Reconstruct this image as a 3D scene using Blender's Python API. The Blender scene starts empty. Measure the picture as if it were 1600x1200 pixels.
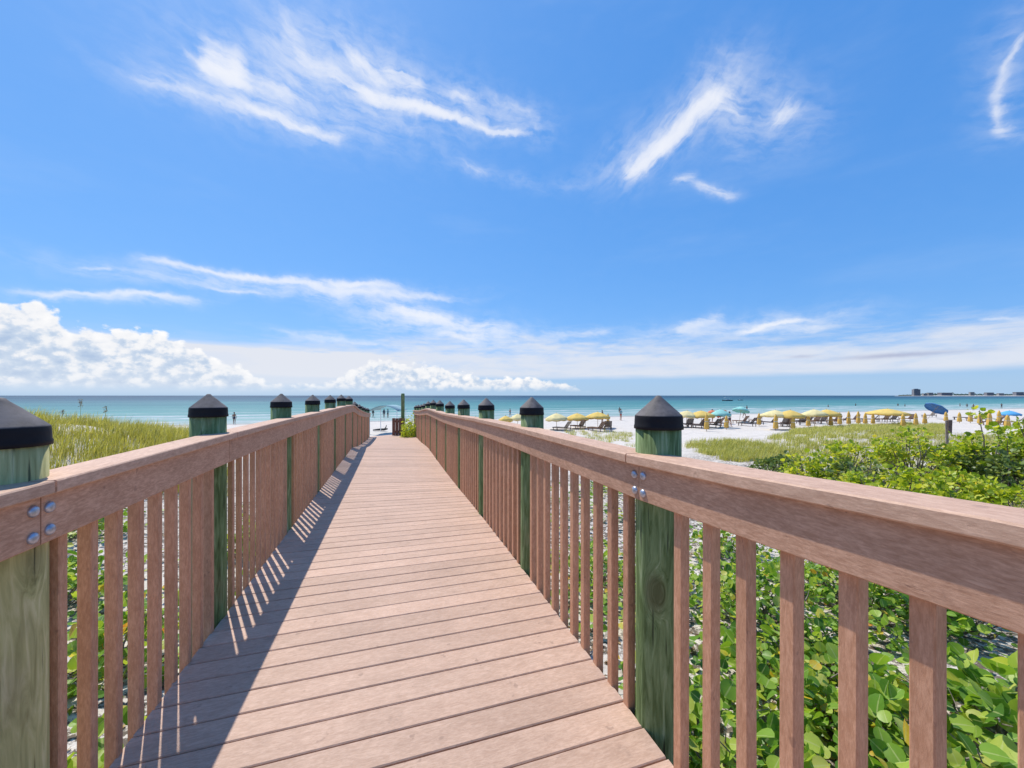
import bpy, bmesh, math, random
import numpy as np
from mathutils import Vector, Matrix, Quaternion
R = math.radians
rng = np.random.default_rng(7)
random.seed(7)
scene = bpy.context.scene
COL = scene.collection

# ------------------------------------------------------------------ camera
EYE = 1.36
YAW = math.atan(188 / 600)                  # the boardwalk runs along +Y, the camera looks 17.4 deg to its right
CY, SY = math.cos(YAW), math.sin(YAW)
cam = bpy.data.objects.new('camera', bpy.data.cameras.new('camera'))
COL.objects.link(cam)
cam.location = (0, 0, EYE)
cam.rotation_euler = (R(90), 0, -YAW)
cam.data.sensor_width = 36
cam.data.lens = 36 * 600 / 1600
cam.data.shift_y = 18 / 1600
cam.data.clip_start = 0.03
cam.data.clip_end = 60000
scene.camera = cam

def cw(xr, zc, z):
    """metres right of / ahead of the camera, height -> world"""
    return Vector((xr * CY + zc * SY, -xr * SY + zc * CY, z))

# ------------------------------------------------------------------ terrain
def ip(x, pts):
    return np.interp(x, [p[0] for p in pts], [p[1] for p in pts])

SEA_Z = -2.9
G_S = [(-120, -.85), (-72, -.95), (-62, -1.15), (-52, -1.62), (-45, -1.92), (-36, -2.12), (-18, -2.35), (-6, -2.68), (0, -2.92), (30, -3.7), (200, -7), (500, -9)]

def s_of(x, y):
    xr = x * CY - y * SY
    zc = x * SY + y * CY
    return zc - .33 * xr - 72

def hill(x, y, cx, cy, sx, sy, a):
    return a * np.exp(-((x - cx) / sx) ** 2 - ((y - cy) / sy) ** 2)

def G(x, y):
    x = np.asarray(x, float); y = np.asarray(y, float)
    s = s_of(x, y)
    g = ip(s, G_S)
    land = np.clip(-s / 12, 0, 1)
    g = g + hill(x, y, -16.5, 19.5, 11.5, 8, 2.05) + hill(x, y, 29, 18, 10, 6, .45) + hill(x, y, 14, 5, 7, 5, .18)
    g = g + land * (.05 * np.sin(1.3 * x + .7 * y) * np.sin(.9 * y - .4 * x + 1) + .07 * np.sin(.37 * x + 1) * np.sin(.31 * y + 2) + .02 * np.sin(3.1 * x + 1.2 * y) * np.sin(2.7 * y))
    return g

def ground_at(u, v):
    """where the view ray through photo pixel (u, v) first meets the ground"""
    z = 1.0
    while z < 400:
        p = cw((u - 800) / 600 * z, z, 0)
        if EYE - (v - 618) / 600 * z <= float(G(p.x, p.y)):
            return Vector((p.x, p.y, float(G(p.x, p.y)))), z
        z += max(.02, z * .004)
    p = cw((u - 800) / 600 * z, z, 0)
    return Vector((p.x, p.y, float(G(p.x, p.y)))), z

def at(u, zc, lift=0.0):
    p = cw((u - 800) / 600 * zc, zc, 0)
    return Vector((p.x, p.y, float(G(p.x, p.y)) + lift))

# ------------------------------------------------------------------ node helpers
class X:
    """a socket that can be added, multiplied ... inside the tree it lives in"""
    def __init__(s, t, o): s.t, s.o = t, o
    def _m(s, op, *a, clamp=False):
        n = s.t.nodes.new('ShaderNodeMath'); n.operation = op; n.use_clamp = clamp
        for i, v in enumerate((s,) + a):
            if isinstance(v, X): s.t.links.new(v.o, n.inputs[i])
            else: n.inputs[i].default_value = v
        return X(s.t, n.outputs[0])
    def __add__(s, b): return s._m('ADD', b)
    __radd__ = __add__
    def __sub__(s, b): return s._m('SUBTRACT', b)
    def __rsub__(s, b): return (s * -1) + b
    def __mul__(s, b): return s._m('MULTIPLY', b)
    __rmul__ = __mul__
    def __truediv__(s, b): return s._m('DIVIDE', b)
    def pw(s, b): return s._m('POWER', b)
    def exp(s): return s._m('EXPONENT')
    def abs(s): return s._m('ABSOLUTE')
    def mx(s, b): return s._m('MAXIMUM', b)
    def mn(s, b): return s._m('MINIMUM', b)
    def sat(s): return s._m('ADD', 0.0, clamp=True)
    def step(s, a, b, smooth=True):
        n = s.t.nodes.new('ShaderNodeMapRange')
        n.interpolation_type = 'SMOOTHSTEP' if smooth else 'LINEAR'
        s.t.links.new(s.o, n.inputs[0])
        for i, v in ((1, a), (2, b)):
            if isinstance(v, X): s.t.links.new(v.o, n.inputs[i])
            else: n.inputs[i].default_value = v
        return X(s.t, n.outputs[0])

def node(t, kind, **kw):
    n = t.nodes.new(kind)
    for k, v in kw.items(): setattr(n, k, v)
    return n
def put(t, sock, v):
    if isinstance(v, X): t.links.new(v.o, sock)
    elif isinstance(v, bpy.types.NodeSocket): t.links.new(v, sock)
    elif isinstance(v, (tuple, list)) and len(v) == 3 and sock.type == 'RGBA': sock.default_value = (*v, 1)
    else: sock.default_value = v
def comb(t, x, y, z=0.0):
    n = node(t, 'ShaderNodeCombineXYZ')
    for i, v in enumerate((x, y, z)): put(t, n.inputs[i], v)
    return n.outputs[0]
def sepa(t, v):
    n = node(t, 'ShaderNodeSeparateXYZ'); t.links.new(v, n.inputs[0])
    return [X(t, o) for o in n.outputs]
def noise(t, vec, scale, detail=4, rough=.5, dist=0.0, out=0):
    n = node(t, 'ShaderNodeTexNoise')
    t.links.new(vec, n.inputs['Vector']); n.inputs['Scale'].default_value = scale
    n.inputs['Detail'].default_value = detail; n.inputs['Roughness'].default_value = rough; n.inputs['Distortion'].default_value = dist
    return X(t, n.outputs[out])
def ramp(t, fac, stops, interp='LINEAR'):
    n = node(t, 'ShaderNodeValToRGB'); r = n.color_ramp; r.interpolation = interp
    while len(r.elements) < len(stops): r.elements.new(.5)
    for e, (p, c) in zip(r.elements, stops):
        e.position = p; e.color = (*c, 1) if isinstance(c, (tuple, list)) else (c, c, c, 1)
    put(t, n.inputs[0], fac)
    return X(t, n.outputs[0])
def mix(t, fac, a, b, blend='MIX'):
    n = node(t, 'ShaderNodeMix', data_type='RGBA', blend_type=blend)
    put(t, n.inputs[0], fac); put(t, n.inputs[6], a); put(t, n.inputs[7], b)
    return X(t, n.outputs[2])
def scalev(t, v, sc):
    n = node(t, 'ShaderNodeVectorMath', operation='MULTIPLY'); t.links.new(v, n.inputs[0]); n.inputs[1].default_value = sc
    return n.outputs[0]

# ------------------------------------------------------------------ world: sky and clouds
SUN_AZ, SUN_EL = R(-23.5), R(56.5)           # azimuth from +Y, positive towards +X
def build_world():
    w = bpy.data.worlds.new('World'); scene.world = w; w.use_nodes = True
    t = w.node_tree; t.nodes.clear()
    K = 0.10
    sky = node(t, 'ShaderNodeTexSky', sky_type='NISHITA')
    sky.sun_disc = False; sky.sun_elevation = SUN_EL; sky.sun_rotation = SUN_AZ
    sky.altitude = 0; sky.air_density = 1.0; sky.dust_density = .35; sky.ozone_density = 1.6
    D = node(t, 'ShaderNodeTexCoord').outputs['Generated']
    dx, dy, dz = sepa(t, D)
    az = dx._m('ARCTAN2', dy) * (180 / math.pi)
    el = dz._m('ARCSINE') * (180 / math.pi)
    hs = node(t, 'ShaderNodeHueSaturation'); t.links.new(sky.outputs[0], hs.inputs['Color'])
    hs.inputs['Saturation'].default_value = 1.12; hs.inputs['Hue'].default_value = .5; hs.inputs['Value'].default_value = 1
    base = mix(t, 1.0, X(t, hs.outputs[0]), SKY_TINT, 'MULTIPLY')
    sc_ = node(t, 'ShaderNodeSeparateColor'); put(t, sc_.inputs[0], base)
    EX = .1 * 2 ** .55                          # compress the range of the clear sky, as the bracketed exposure does
    ch = [(X(t, o) * EX).pw(p) * (k / EX) for o, p, k in zip(sc_.outputs, (.75, .5, .35), (.47, .596, .918))]
    cc_ = node(t, 'ShaderNodeCombineColor')
    for i in range(3): put(t, cc_.inputs[i], ch[i])
    base = X(t, cc_.outputs[0])
    # clouds ------------------------------------------------------
    P = comb(t, az, el)
    w1 = noise(t, P, .16, 3, .55, out=1); w2 = noise(t, P, .8, 3, .6, out=1)
    a1, b1, _ = sepa(t, w1.o); a2, b2, _ = sepa(t, w2.o)
    wa = az + (a1 - .5) * 3.2 + (a2 - .5) * .8
    we = el + (b1 - .5) * 2.4 + (b2 - .5) * .7
    def ae(u, v):
        du, dv = u - 800, 618 - v
        return math.degrees(math.atan(du / 600) + YAW), math.degrees(math.atan2(dv, math.hypot(du, 600)))
    ANG = (-24, 42, -6)                          # three wind directions for the filaments
    grp = [None, None, None]
    for (u1, v1, u2, v2, wd, amp) in STREAKS:
        A1, E1 = ae(u1, v1); A2, E2 = ae(u2, v2)
        ca = math.cos(R((E1 + E2) / 2))
        dA, dE = (A2 - A1) * ca, E2 - E1
        if dA < 0: dA, dE = -dA, -dE
        L = max(math.hypot(dA, dE) / 2, .01); c, s = dA / (2 * L), dE / (2 * L)
        W = wd / 600 * 57.3 * math.cos(math.atan(((u1 + u2) / 2 - 800) / 600)) ** 1.2 * .82
        x = (wa - (A1 + A2) / 2) * ca; y = we - (E1 + E2) / 2
        p = (x * c + y * s) / (L + W * .6); q = (y * c - x * s) / W
        p2 = p * p; f = ((p2 * p2 * 1.3 + q * q) * -1).exp() * amp
        dg = math.degrees(math.atan2(dE, dA))
        gi = min(range(3), key=lambda i: abs(dg - ANG[i])) if v1 < 380 else 2
        grp[gi] = f if grp[gi] is None else grp[gi] + f
    wis = None
    for f, an in zip(grp, ANG):
        c, s = math.cos(R(an)), math.sin(R(an))
        al = wa * c * .85 + we * s; ac = we * c - wa * s * .85
        fib = noise(t, comb(t, al * .16, ac * 1.25, an * .1), 1.0, 7, .6, .35)
        puf = noise(t, comb(t, al * .5, ac * .9, an * .2), 1.0, 5, .55)
        k = (fib * .65 + puf * .42 + f * .16).step(.40, .80)
        d = f * (k * 1.15 + .04) + (f + .0001).pw(.45) * .20 * puf.step(.25, .75)
        wis = d if wis is None else wis + d
    wis = ((wis * -1.25).exp() * -1 + 1) * .94
    # thin veil that hangs everywhere
    veil = noise(t, comb(t, az * .25, el), .12, 5, .55).step(.5, .85) * .16
    # horizon band of cirrostratus on the right, cloud bank on the left
    bandn = noise(t, comb(t, az * .22 + el * .25, el * 1.1), .5, 7, .6)
    right = az.step(-24, 2)
    bf = noise(t, comb(t, az * .30 + el * .5, el * 1.7 - az * .12), .55, 8, .62, .3)
    top = bandn * 6.0 + bf * 5.0 + 2.6 + right * 1.2 - az.step(25, 60) * 1.2
    band = (top - el).step(-.6, 4.2) * (el - bandn * .5 - 1.9).step(0.0, .9) * (right * .66 + .14) * (bf.step(.25, .6) * .35 + .75)
    band2 = (el - 5.9 + (bandn - .5) * 1.1).abs().step(.85, 0.15) * az.step(-40, -30) * az.step(-5, -14) * .85
    lfill = (6.2 - el + (bandn - .5) * 1.6).step(0.0, .8) * (el - .35 - bandn * .5).step(0.0, 1.2) * az.step(-44, -34) * az.step(6, -8) * .72
    hz = el.step(6.0, 0.0) * .75
    # cumulus
    cb = noise(t, comb(t, az, el * 1.25), .33, 9, .56, .3)
    cb2 = noise(t, comb(t, az + 7.3, el * 1.3), 1.0, 6, .6)
    vor = node(t, 'ShaderNodeTexVoronoi', feature='SMOOTH_F1'); t.links.new(comb(t, az + (cb2 - .5) * 1.2, el * 1.2 + (cb - .5) * 1.5), vor.inputs['Vector'])
    vor.inputs['Scale'].default_value = .85; vor.inputs['Smoothness'].default_value = .35
    vd = X(t, vor.outputs['Distance'])
    T = ramp(t, (az + 45) / 90, [(p, h) for p, h in CUM_TOP]) * 10
    body = T - el + (cb - .5) * 3.2 - vd * 1.1 + (cb2 - .5) * 1.3 + .15
    cum = body.step(0.0, .6) * (el - .35 + (cb2 - .5) * .3).step(0.0, 1.3)
    # light and shade of the billows: sample of the same field a little nearer the sun
    cb3 = noise(t, comb(t, az - .25, el * 1.3 + .55), .8, 5, .55)
    lit = (cb2 - .5) * .7 + (.5 - vd) * .55 + (body * -.9).exp() * .42 + (cb3 - .5) * 1.1 + .30
    ccol = ramp(t, lit, [(0.0, (3.1, 3.95, 5.3)), (.26, (4.1, 4.8, 5.8)), (.46, (6.1, 6.2, 6.45)), (1.0, (7.2, 7.1, 7.0))])
    c = mix(t, hz, base, (2.9, 4.2, 5.6))
    c = mix(t, veil, c, (4.6, 5.4, 6.6))
    c = mix(t, (band + band2 * .5 + lfill).sat() , c, (5.25, 5.5, 6.1))
    c = mix(t, wis, c, (6.5, 6.55, 6.8))
    sm = None
    for (u1, v1, u2, v2, wd) in DARKS:
        A1, E1 = ae(u1, v1); A2, E2 = ae(u2, v2)
        f = ((((az - (A1 + A2) / 2) / ((A2 - A1) / 2)).pw(2) + ((el + (b2 - .5) * .25 - (E1 + E2) / 2) / (wd / 10.5)).pw(2)) * -1).exp() * .5
        sm = f if sm is None else sm + f
    c = mix(t, sm, c, (2.9, 3.2, 4.4))
    c = mix(t, cum, c, ccol)
    c = mix(t, el.step(4.5, .2) * (el + .2).step(-.2, .9) * az.step(20, -20) * .38, c, (5.2, 5.7, 6.4))
    below = dz.step(-.002, -.03)
    c = mix(t, below, c, (3.2, 3.6, 3.8))
    bg = node(t, 'ShaderNodeBackground'); put(t, bg.inputs[0], c); bg.inputs[1].default_value = K
    out = node(t, 'ShaderNodeOutputWorld'); t.links.new(bg.outputs[0], out.inputs[0])
    w.cycles.sampling_method = 'MANUAL'; w.cycles.sample_map_resolution = 512

SKY_TINT = (.80, .98, 1.18)
# photo-measured cirrus: start, end, half width, strength
STREAKS = [(300, 85, 720, 180, 46, .30), (200, 115, 540, 205, 22, .30), (430, 40, 620, 110, 40, .24), (960, 270, 1150, 120, 34, .30), (1120, 120, 1260, 200, 40, .17), (700, 150, 850, 200, 22, .3), (100, 410, 700, 462, 15, .4), (0, 455, 320, 470, 10, .35), (540, 480, 830, 530, 24, .5), (860, 290, 1000, 255, 12, .10), (700, 250, 860, 290, 10, .12), (1580, 40, 1580, 200, 40, .15), (1000, 520, 1350, 490, 16, .4),
    (322, 96, 372, 112, 22, 1.3), (278, 72, 335, 125, 5, .5), (340, 118, 465, 150, 16, .5), (470, 92, 590, 150, 9, .7),
    (560, 140, 690, 182, 8, 1.0), (660, 172, 815, 208, 6, .9), (545, 85, 600, 128, 11, 1.0), (452, 30, 470, 92, 11, .5), (420, 60, 480, 130, 26, .28),
    (600, 112, 660, 140, 11, .6), (700, 143, 732, 160, 6, .6), (770, 146, 835, 182, 6, .45), (225, 128, 400, 180, 8, .45), (372, 165, 530, 214, 7, .75),
    (982, 275, 1040, 222, 13, 1.1), (1030, 228, 1112, 152, 14, 1.1), (1105, 150, 1150, 165, 16, .5), (1210, 185, 1240, 160, 14, .75), (1050, 288, 1085, 278, 8, .6), (1085, 290, 1150, 306, 7, .7),
    (1180, 215, 1110, 130, 40, .16), (1605, 55, 1558, 150, 8, .6), (1556, 150, 1572, 205, 9, .6), (1570, 205, 1610, 212, 9, .35),
    (225, 404, 420, 434, 6, .8), (380, 430, 620, 448, 7, 1.0), (480, 446, 720, 466, 6, .5), (20, 450, 300, 464, 5, .6), (125, 413, 170, 416, 4, .6), (330, 448, 420, 458, 4, .5),
    (600, 476, 800, 520, 13, .5), (610, 482, 690, 500, 8, .5), (680, 520, 760, 530, 8, .5), (430, 520, 640, 545, 6, .4), (720, 255, 760, 270, 7, .35), (1060, 512, 1130, 490, 8, .55), (1150, 518, 1275, 494, 4, .8), (1130, 520, 1320, 505, 8, .4), (850, 528, 960, 515, 8, .35), (1540, 500, 1600, 502, 4, .4)]
DARKS = [(1232, 557, 1275, 557, 2.0), (1305, 560, 1450, 555, 2.6), (1350, 552, 1530, 553, 2.4)]
# cumulus crest: azimuth (-45..45 -> 0..1) against height / 10 degrees
CUM_TOP = [(0, 0.805), (0.103, 0.885), (0.127, 0.905), (0.149, 0.725), (0.193, 0.745), (0.221, 0.775), (0.251, 0.605), (0.27, 0.505), (0.311, 0.355), (0.334, 0.185), (0.398, 0.185), (0.47, 0.555), (0.528, 0.545), (0.578, 0.445), (0.651, 0.315), (0.757, 0.305), (0.799, 0.185), (0.855, 0.005), (1, 0.0)]

def build_sun():
    S = Vector((math.sin(SUN_AZ) * math.cos(SUN_EL), math.cos(SUN_AZ) * math.cos(SUN_EL), math.sin(SUN_EL)))
    l = bpy.data.lights.new('sun', 'SUN'); l.energy = 3.4; l.angle = R(.53); l.color = (1, .95, .87)
    o = bpy.data.objects.new('sun', l); COL.objects.link(o)
    o.rotation_euler = (-S).to_track_quat('-Z', 'Y').to_euler(); o.location = S * 60
build_world(); build_sun()
scene.view_settings.view_transform = 'Standard'; scene.view_settings.look = 'None'
scene.view_settings.exposure = 0.55; scene.view_settings.gamma = 1
try:
    scene.cycles.use_denoising = True; scene.cycles.denoiser = 'OPENIMAGEDENOISE'
except Exception: pass

# ------------------------------------------------------------------ materials
MATS = {}
def new_mat(name):
    m = bpy.data.materials.new(name); m.use_nodes = True
    t = m.node_tree; t.nodes.clear()
    out = node(t, 'ShaderNodeOutputMaterial')
    return m, t, out
def principled(t, out, col, rough=.6, spec=.3, bump=None, bdist=.004, bstr=.5, **kw):
    b = node(t, 'ShaderNodeBsdfPrincipled')
    put(t, b.inputs['Base Color'], col); put(t, b.inputs['Roughness'], rough); b.inputs['Specular IOR Level'].default_value = spec
    for k, v in kw.items(): put(t, b.inputs[k], v)
    if bump is not None:
        n = node(t, 'ShaderNodeBump'); n.inputs['Distance'].default_value = bdist; n.inputs['Strength'].default_value = bstr
        put(t, n.inputs['Height'], bump); t.links.new(n.outputs[0], b.inputs['Normal'])
    if out is not None: t.links.new(b.outputs[0], out.inputs[0])
    return b
def objco(t): return node(t, 'ShaderNodeTexCoord').outputs['Object']
def orand(t): return X(t, node(t, 'ShaderNodeObjectInfo').outputs['Random'])
def irand(t): return X(t, node(t, 'ShaderNodeNewGeometry').outputs['Random Per Island'])
def plain(name, col, rough=.6, spec=.3, var=.12, scale=8, metallic=0.0):
    m, t, out = new_mat(name)
    n = noise(t, objco(t), scale, 5, .6)
    c = mix(t, n.step(.25, .75), tuple(max(0, x * (1 - var)) for x in col), tuple(min(1, x * (1 + var)) for x in col))
    principled(t, out, c, rough, spec, n, .002, .4, Metallic=metallic)
    return m

def composite(name, axis, dark, light, speck):
    """wood-plastic composite board with embossed grain along one axis"""
    m, t, out = new_mat(name)
    co = objco(t)
    off = comb(t, irand(t) * 37 + orand(t) * 91, orand(t) * 53 + irand(t) * 11, irand(t) * 23)
    v = node(t, 'ShaderNodeVectorMath', operation='ADD'); t.links.new(co, v.inputs[0]); t.links.new(off, v.inputs[1])
    p = v.outputs[0]
    k = [1.0, 1.0, 1.0]; k[axis] = .22
    g = noise(t, scalev(t, p, k), 150, 6, .75, .4)
    k[axis] = .3
    g2 = noise(t, scalev(t, p, k), 34, 6, .7, .6)
    big = noise(t, p, 1.7, 4, .6)
    k[axis] = .3
    sp = noise(t, scalev(t, p, k), 70, 3, .6)
    c = mix(t, (g * .75 + g2 * .4 - .07).step(.36, .70), dark, light)
    tone = (irand(t) * .19 + orand(t) * .11 + big.step(.2, .8) * .2 - .235) + 1.0
    c = mix(t, 1.0, c, X(t, comb(t, tone, tone * .99, tone * .98)), 'MULTIPLY')
    c = mix(t, sp.step(.68, .76) * .55, c, speck)
    blot = noise(t, scalev(t, p, (1, 1, 1)), 5.5, 6, .7)
    c = mix(t, blot.step(.60, .74) * .34, c, speck)
    spot = noise(t, p, 21, 2, .5)
    c = mix(t, spot.step(.70, .76) * .42, c, speck)
    principled(t, out, c, .62, .25, g * .7 + g2 * .5 - sp.step(.66, .74) * .3, .0016, .6)
    return m
M = MATS
M['deck'] = composite('composite decking', 0, (.435, .285, .205), (.595, .415, .312), (.21, .135, .10))
M['rail'] = composite('composite rail', 1, (.405, .222, .138), (.63, .385, .262), (.17, .085, .062))
M['cap_rail'] = composite('composite cap rail', 1, (.45, .275, .188), (.645, .43, .305), (.24, .14, .105))
M['baluster'] = composite('composite baluster', 2, (.44, .222, .126), (.64, .362, .228), (.18, .09, .065))
M['cross'] = composite('composite cross board', 0, (.16, .07, .05), (.25, .12, .085), (.10, .04, .03))

def mat_post(name, stops):
    m, t, out = new_mat(name)
    co = objco(t)
    off = comb(t, orand(t) * 61, orand(t) * 17, orand(t) * 29)
    v = node(t, 'ShaderNodeVectorMath', operation='ADD'); t.links.new(co, v.inputs[0]); t.links.new(off, v.inputs[1]); p = v.outputs[0]
    # knots bend the grain
    vo = node(t, 'ShaderNodeTexVoronoi'); t.links.new(scalev(t, p, (1, 1, .55)), vo.inputs['Vector']); vo.inputs['Scale'].default_value = 3.1
    kd = X(t, vo.outputs['Distance']); knot = kd.step(.26, .02)
    px, py, pz = sepa(t, p)
    q = comb(t, px + knot * .05, py - knot * .05, pz * .11 + knot * .06)
    g = noise(t, q, 46, 6, .6, .9); g2 = noise(t, scalev(t, q, (1, 1, .6)), 13, 5, .6, .5); big = noise(t, scalev(t, p, (1, 1, .35)), 5, 4, .6)
    c = ramp(t, (g * .75 + g2 * .55 - .15), stops)
    c = mix(t, big.step(.5, .72) * .65, c, ramp(t, g, [(.3, (.15, .12, .055)), (.7, (.40, .35, .20))]))
    c = mix(t, knot.step(.15, .75) * .55, c, (.10, .085, .042))
    c = mix(t, kd.step(.055, .02), c, (.022, .018, .012))
    crack = noise(t, scalev(t, p, (1, 1, .04)), 60, 2, .5)
    c = mix(t, crack.step(.66, .72) * .8, c, (.02, .024, .014))
    principled(t, out, c, .8, .2, g * .6 + g2 * .4 - crack.step(.64, .72), .004, .7)
    return m
M['post'] = mat_post('green treated timber', [(.22, (.035, .058, .016)), (.40, (.10, .15, .052)), (.56, (.20, .275, .12)), (.76, (.44, .49, .30))])
M['post_pale'] = mat_post('sun bleached treated timber', [(.18, (.11, .10, .035)), (.36, (.28, .27, .105)), (.56, (.48, .45, .20)), (.76, (.70, .64, .36))])

def mat_cap():
    m, t, out = new_mat('black plastic cap')
    co = objco(t); n = noise(t, co, 14, 6, .65); n2 = noise(t, co, 90, 3, .6)
    nz = sepa(t, node(t, 'ShaderNodeNewGeometry').outputs['Normal'])[2]
    dust_sun = nz.step(.25, .6) * (n.step(.25, .7) * .7 + .3)              # dusty grey on the slopes, with sunlit paleness painted in
    c = mix(t, dust_sun, (.006, .006, .009), (.18, .158, .15))
    principled(t, out, c, n.step(.3, .7) * .15 + .62, .25, n2 * .4 + n, .002, .4)
    return m
M['cap'] = mat_cap()
M['bolt'] = plain('galvanised bolt', (.42, .45, .52), .38, .5, .25, 60, .75)

def mat_sand():
    m, t, out = new_mat('white sand')
    co = node(t, 'ShaderNodeNewGeometry').outputs['Position']
    x, y, z = sepa(t, co)
    s = y * (CY + .33 * SY) + x * (SY - .33 * CY) - 72
    n = noise(t, co, .5, 6, .6); f = noise(t, co, 9, 6, .7); ff = noise(t, co, 60, 3, .6); foot = noise(t, co, 2.6, 4, .5)
    c = mix(t, f.step(.3, .7), (.53, .475, .41), (.65, .60, .535))
    c = mix(t, n.step(.52, .68) * .45, c, (.44, .39, .33))
    tr = noise(t, co, 1.9, 5, .7)
    c = mix(t, tr.step(.50, .66) * .35, c, (.40, .35, .30))
    # fallen leaves and twig crumbs by the boardwalk, darkened to paint shade under shrubs
    lit = noise(t, co, 13, 6, .72); lm = noise(t, co, 1.2, 4, .6)
    c = mix(t, (lit.step(.46, .54) * lm.step(.34, .52) * s.step(-54, -61)) * .9, c, (.085, .062, .042))
    wet = (s + (n - .5) * 5).step(-9, -2)
    c = mix(t, wet, c, (.27, .25, .225))
    principled(t, out, c, .95 - wet * .45, .2, foot * 1.0 + f * .45 + ff * .12, .07, .55)
    return m
M['sand'] = mat_sand()

def mat_sea():
    m, t, out = new_mat('sea water')
    co = node(t, 'ShaderNodeNewGeometry').outputs['Position']
    x, y, z = sepa(t, co)
    s = y * (CY + .33 * SY) + x * (SY - .33 * CY) - 72       # metres off the waterline
    l = x * (CY + .33 * SY) - y * (SY - .33 * CY)           # metres along it
    sw = comb(t, l * .02, s * .16)
    n1 = noise(t, sw, 1.0, 5, .6); n2 = noise(t, comb(t, l * .06, s * .5), 1.0, 4, .6)
    d = s + (n1 - .5) * 60 * s.step(10, 120)
    lg = (d.mx(1.0))._m('LOGARITHM', 10.0) / 4.0
    c = ramp(t, lg, [(.0, (.30, .38, .34)), (.30, (.19, .33, .31)), (.42, (.085, .245, .24)), (.54, (.062, .20, .215)), (.62, (.04, .12, .165)), (.74, (.022, .066, .115)), (1.0, (.02, .055, .10))])
    # sandbar streaks and darker streaks follow the shore
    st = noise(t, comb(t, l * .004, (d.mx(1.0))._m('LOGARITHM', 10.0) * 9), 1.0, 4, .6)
    c = mix(t, st.step(.52, .68) * .4 * s.step(20, 80), c, (.12, .29, .27))
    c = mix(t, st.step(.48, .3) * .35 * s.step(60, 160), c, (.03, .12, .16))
    sk = noise(t, comb(t, l * .018, s * .22), 1.0, 6, .7)
    c = mix(t, 1.0, c, X(t, comb(t, *[(sk - .5) * (1.3 * k) + 1.0 for k in (1, .8, .7)])), 'MULTIPLY')
    # surf: broken lines of foam parallel to the beach
    fo = None
    for c0, wd, a in ((1.0, 1.6, 1.0), (8, 2.2, .9), (18, 3.0, 1.0), (31, 3.5, .95), (47, 3, .5), (75, 3, .25)):
        e = (((s + (noise(t, comb(t, l * .035, c0 * 1.7), 1.0, 4, .6) - .5) * 16 - c0) / wd).pw(2) * -1).exp() * a
        fo = e if fo is None else fo.mx(e)
    brk = noise(t, comb(t, l * .12, s * .45), 1.0, 6, .7)
    fm = (fo * 1.35 * brk.step(.36, .66) + n2.step(.60, .70) * .55 * s.step(170, 40)).sat()
    c = mix(t, fm, c, (.52, .55, .56))
    wv = noise(t, comb(t, l * .25, s * 1.0), 1.0, 4, .6); rp = noise(t, comb(t, l * 1.1, s * 3.0), 1.0, 3, .6)
    # deep water: one whole colour, roughened by wavelets; foam is matt
    b = principled(t, None, c, .55 + fm * .4, .12, wv * .9 + rp * .35 + fm * .5, .6, .7)
    t.links.new(b.outputs[0], out.inputs[0])
    return m
M['sea'] = mat_sea()

def mat_leaf(name, stops, trans=.46, rough=.42, veins=False):
    m, t, out = new_mat(name)
    r = (irand(t) * .9 + orand(t) * .1).pw(1.2)
    co = objco(t)
    n = noise(t, co, 30, 3, .6)
    c = ramp(t, r + (n - .5) * .12, stops)
    rib = X(t, node(t, 'ShaderNodeAttribute', attribute_name='rib').outputs['Fac'])
    c = mix(t, rib.step(.86, .97) * .5, c, (.62, .66, .30))
    b = principled(t, None, c, rough, .35)
    tr = node(t, 'ShaderNodeBsdfTranslucent'); c2 = mix(t, 1.0, c, (1.25, 1.2, .55), 'MULTIPLY'); put(t, tr.inputs[0], c2)
    mx = node(t, 'ShaderNodeMixShader'); mx.inputs[0].default_value = trans
    t.links.new(b.outputs[0], mx.inputs[1]); t.links.new(tr.outputs[0], mx.inputs[2]); t.links.new(mx.outputs[0], out.inputs[0])
    return m
M['grape'] = mat_leaf('sea grape leaf', [(0, (0.060, 0.156, 0.022)), (.22, (0.144, 0.300, 0.033)), (.48, (0.276, 0.444, 0.055)), (.74, (0.456, 0.564, 0.088)), (.88, (0.576, 0.588, 0.143)), (.93, (0.720, 0.480, 0.055)), (.97, (0.600, 0.228, 0.050)), (1, (0.360, 0.192, 0.088))])
M['bright'] = mat_leaf('bright shrub leaf', [(0, (0.127, 0.206, 0.017)), (.25, (0.282, 0.398, 0.028)), (.6, (0.480, 0.552, 0.044)), (.92, (0.677, 0.642, 0.076)), (1, (0.776, 0.539, 0.098))])
M['olive'] = mat_leaf('dark shrub leaf', [(0, (0.072, 0.114, 0.033)), (.5, (0.156, 0.228, 0.055)), (.85, (0.288, 0.348, 0.094)), (1, (0.432, 0.408, 0.143))], .35)
M['dunegrass'] = mat_leaf('dune grass blade', [(0, (0.264, 0.252, 0.066)), (.3, (0.396, 0.408, 0.094)), (.65, (0.528, 0.516, 0.132)), (.87, (0.648, 0.588, 0.209)), (1, (0.720, 0.600, 0.330))], .38, .55)
M['goldgrass'] = mat_leaf('golden dune grass blade', [(0, (0.245, 0.217, 0.058)), (.3, (0.378, 0.365, 0.077)), (.62, (0.501, 0.478, 0.107)), (.85, (0.624, 0.558, 0.194)), (1, (0.712, 0.615, 0.329))], .38, .55)
M['litter'] = mat_leaf('dry leaf', [(0, (.10, .065, .04)), (.5, (.26, .18, .11)), (.8, (.40, .29, .18)), (1, (.5, .33, .08))], .2, .7)
M['twig'] = plain('grey twig', (.21, .18, .15), .85, .15, .35, 20)
M['drift'] = plain('weathered grey wood', (.27, .22, .17), .85, .15, .3, 14)
M['stake'] = plain('brown weathered stake', (.15, .105, .085), .85, .15, .35, 12)

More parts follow.
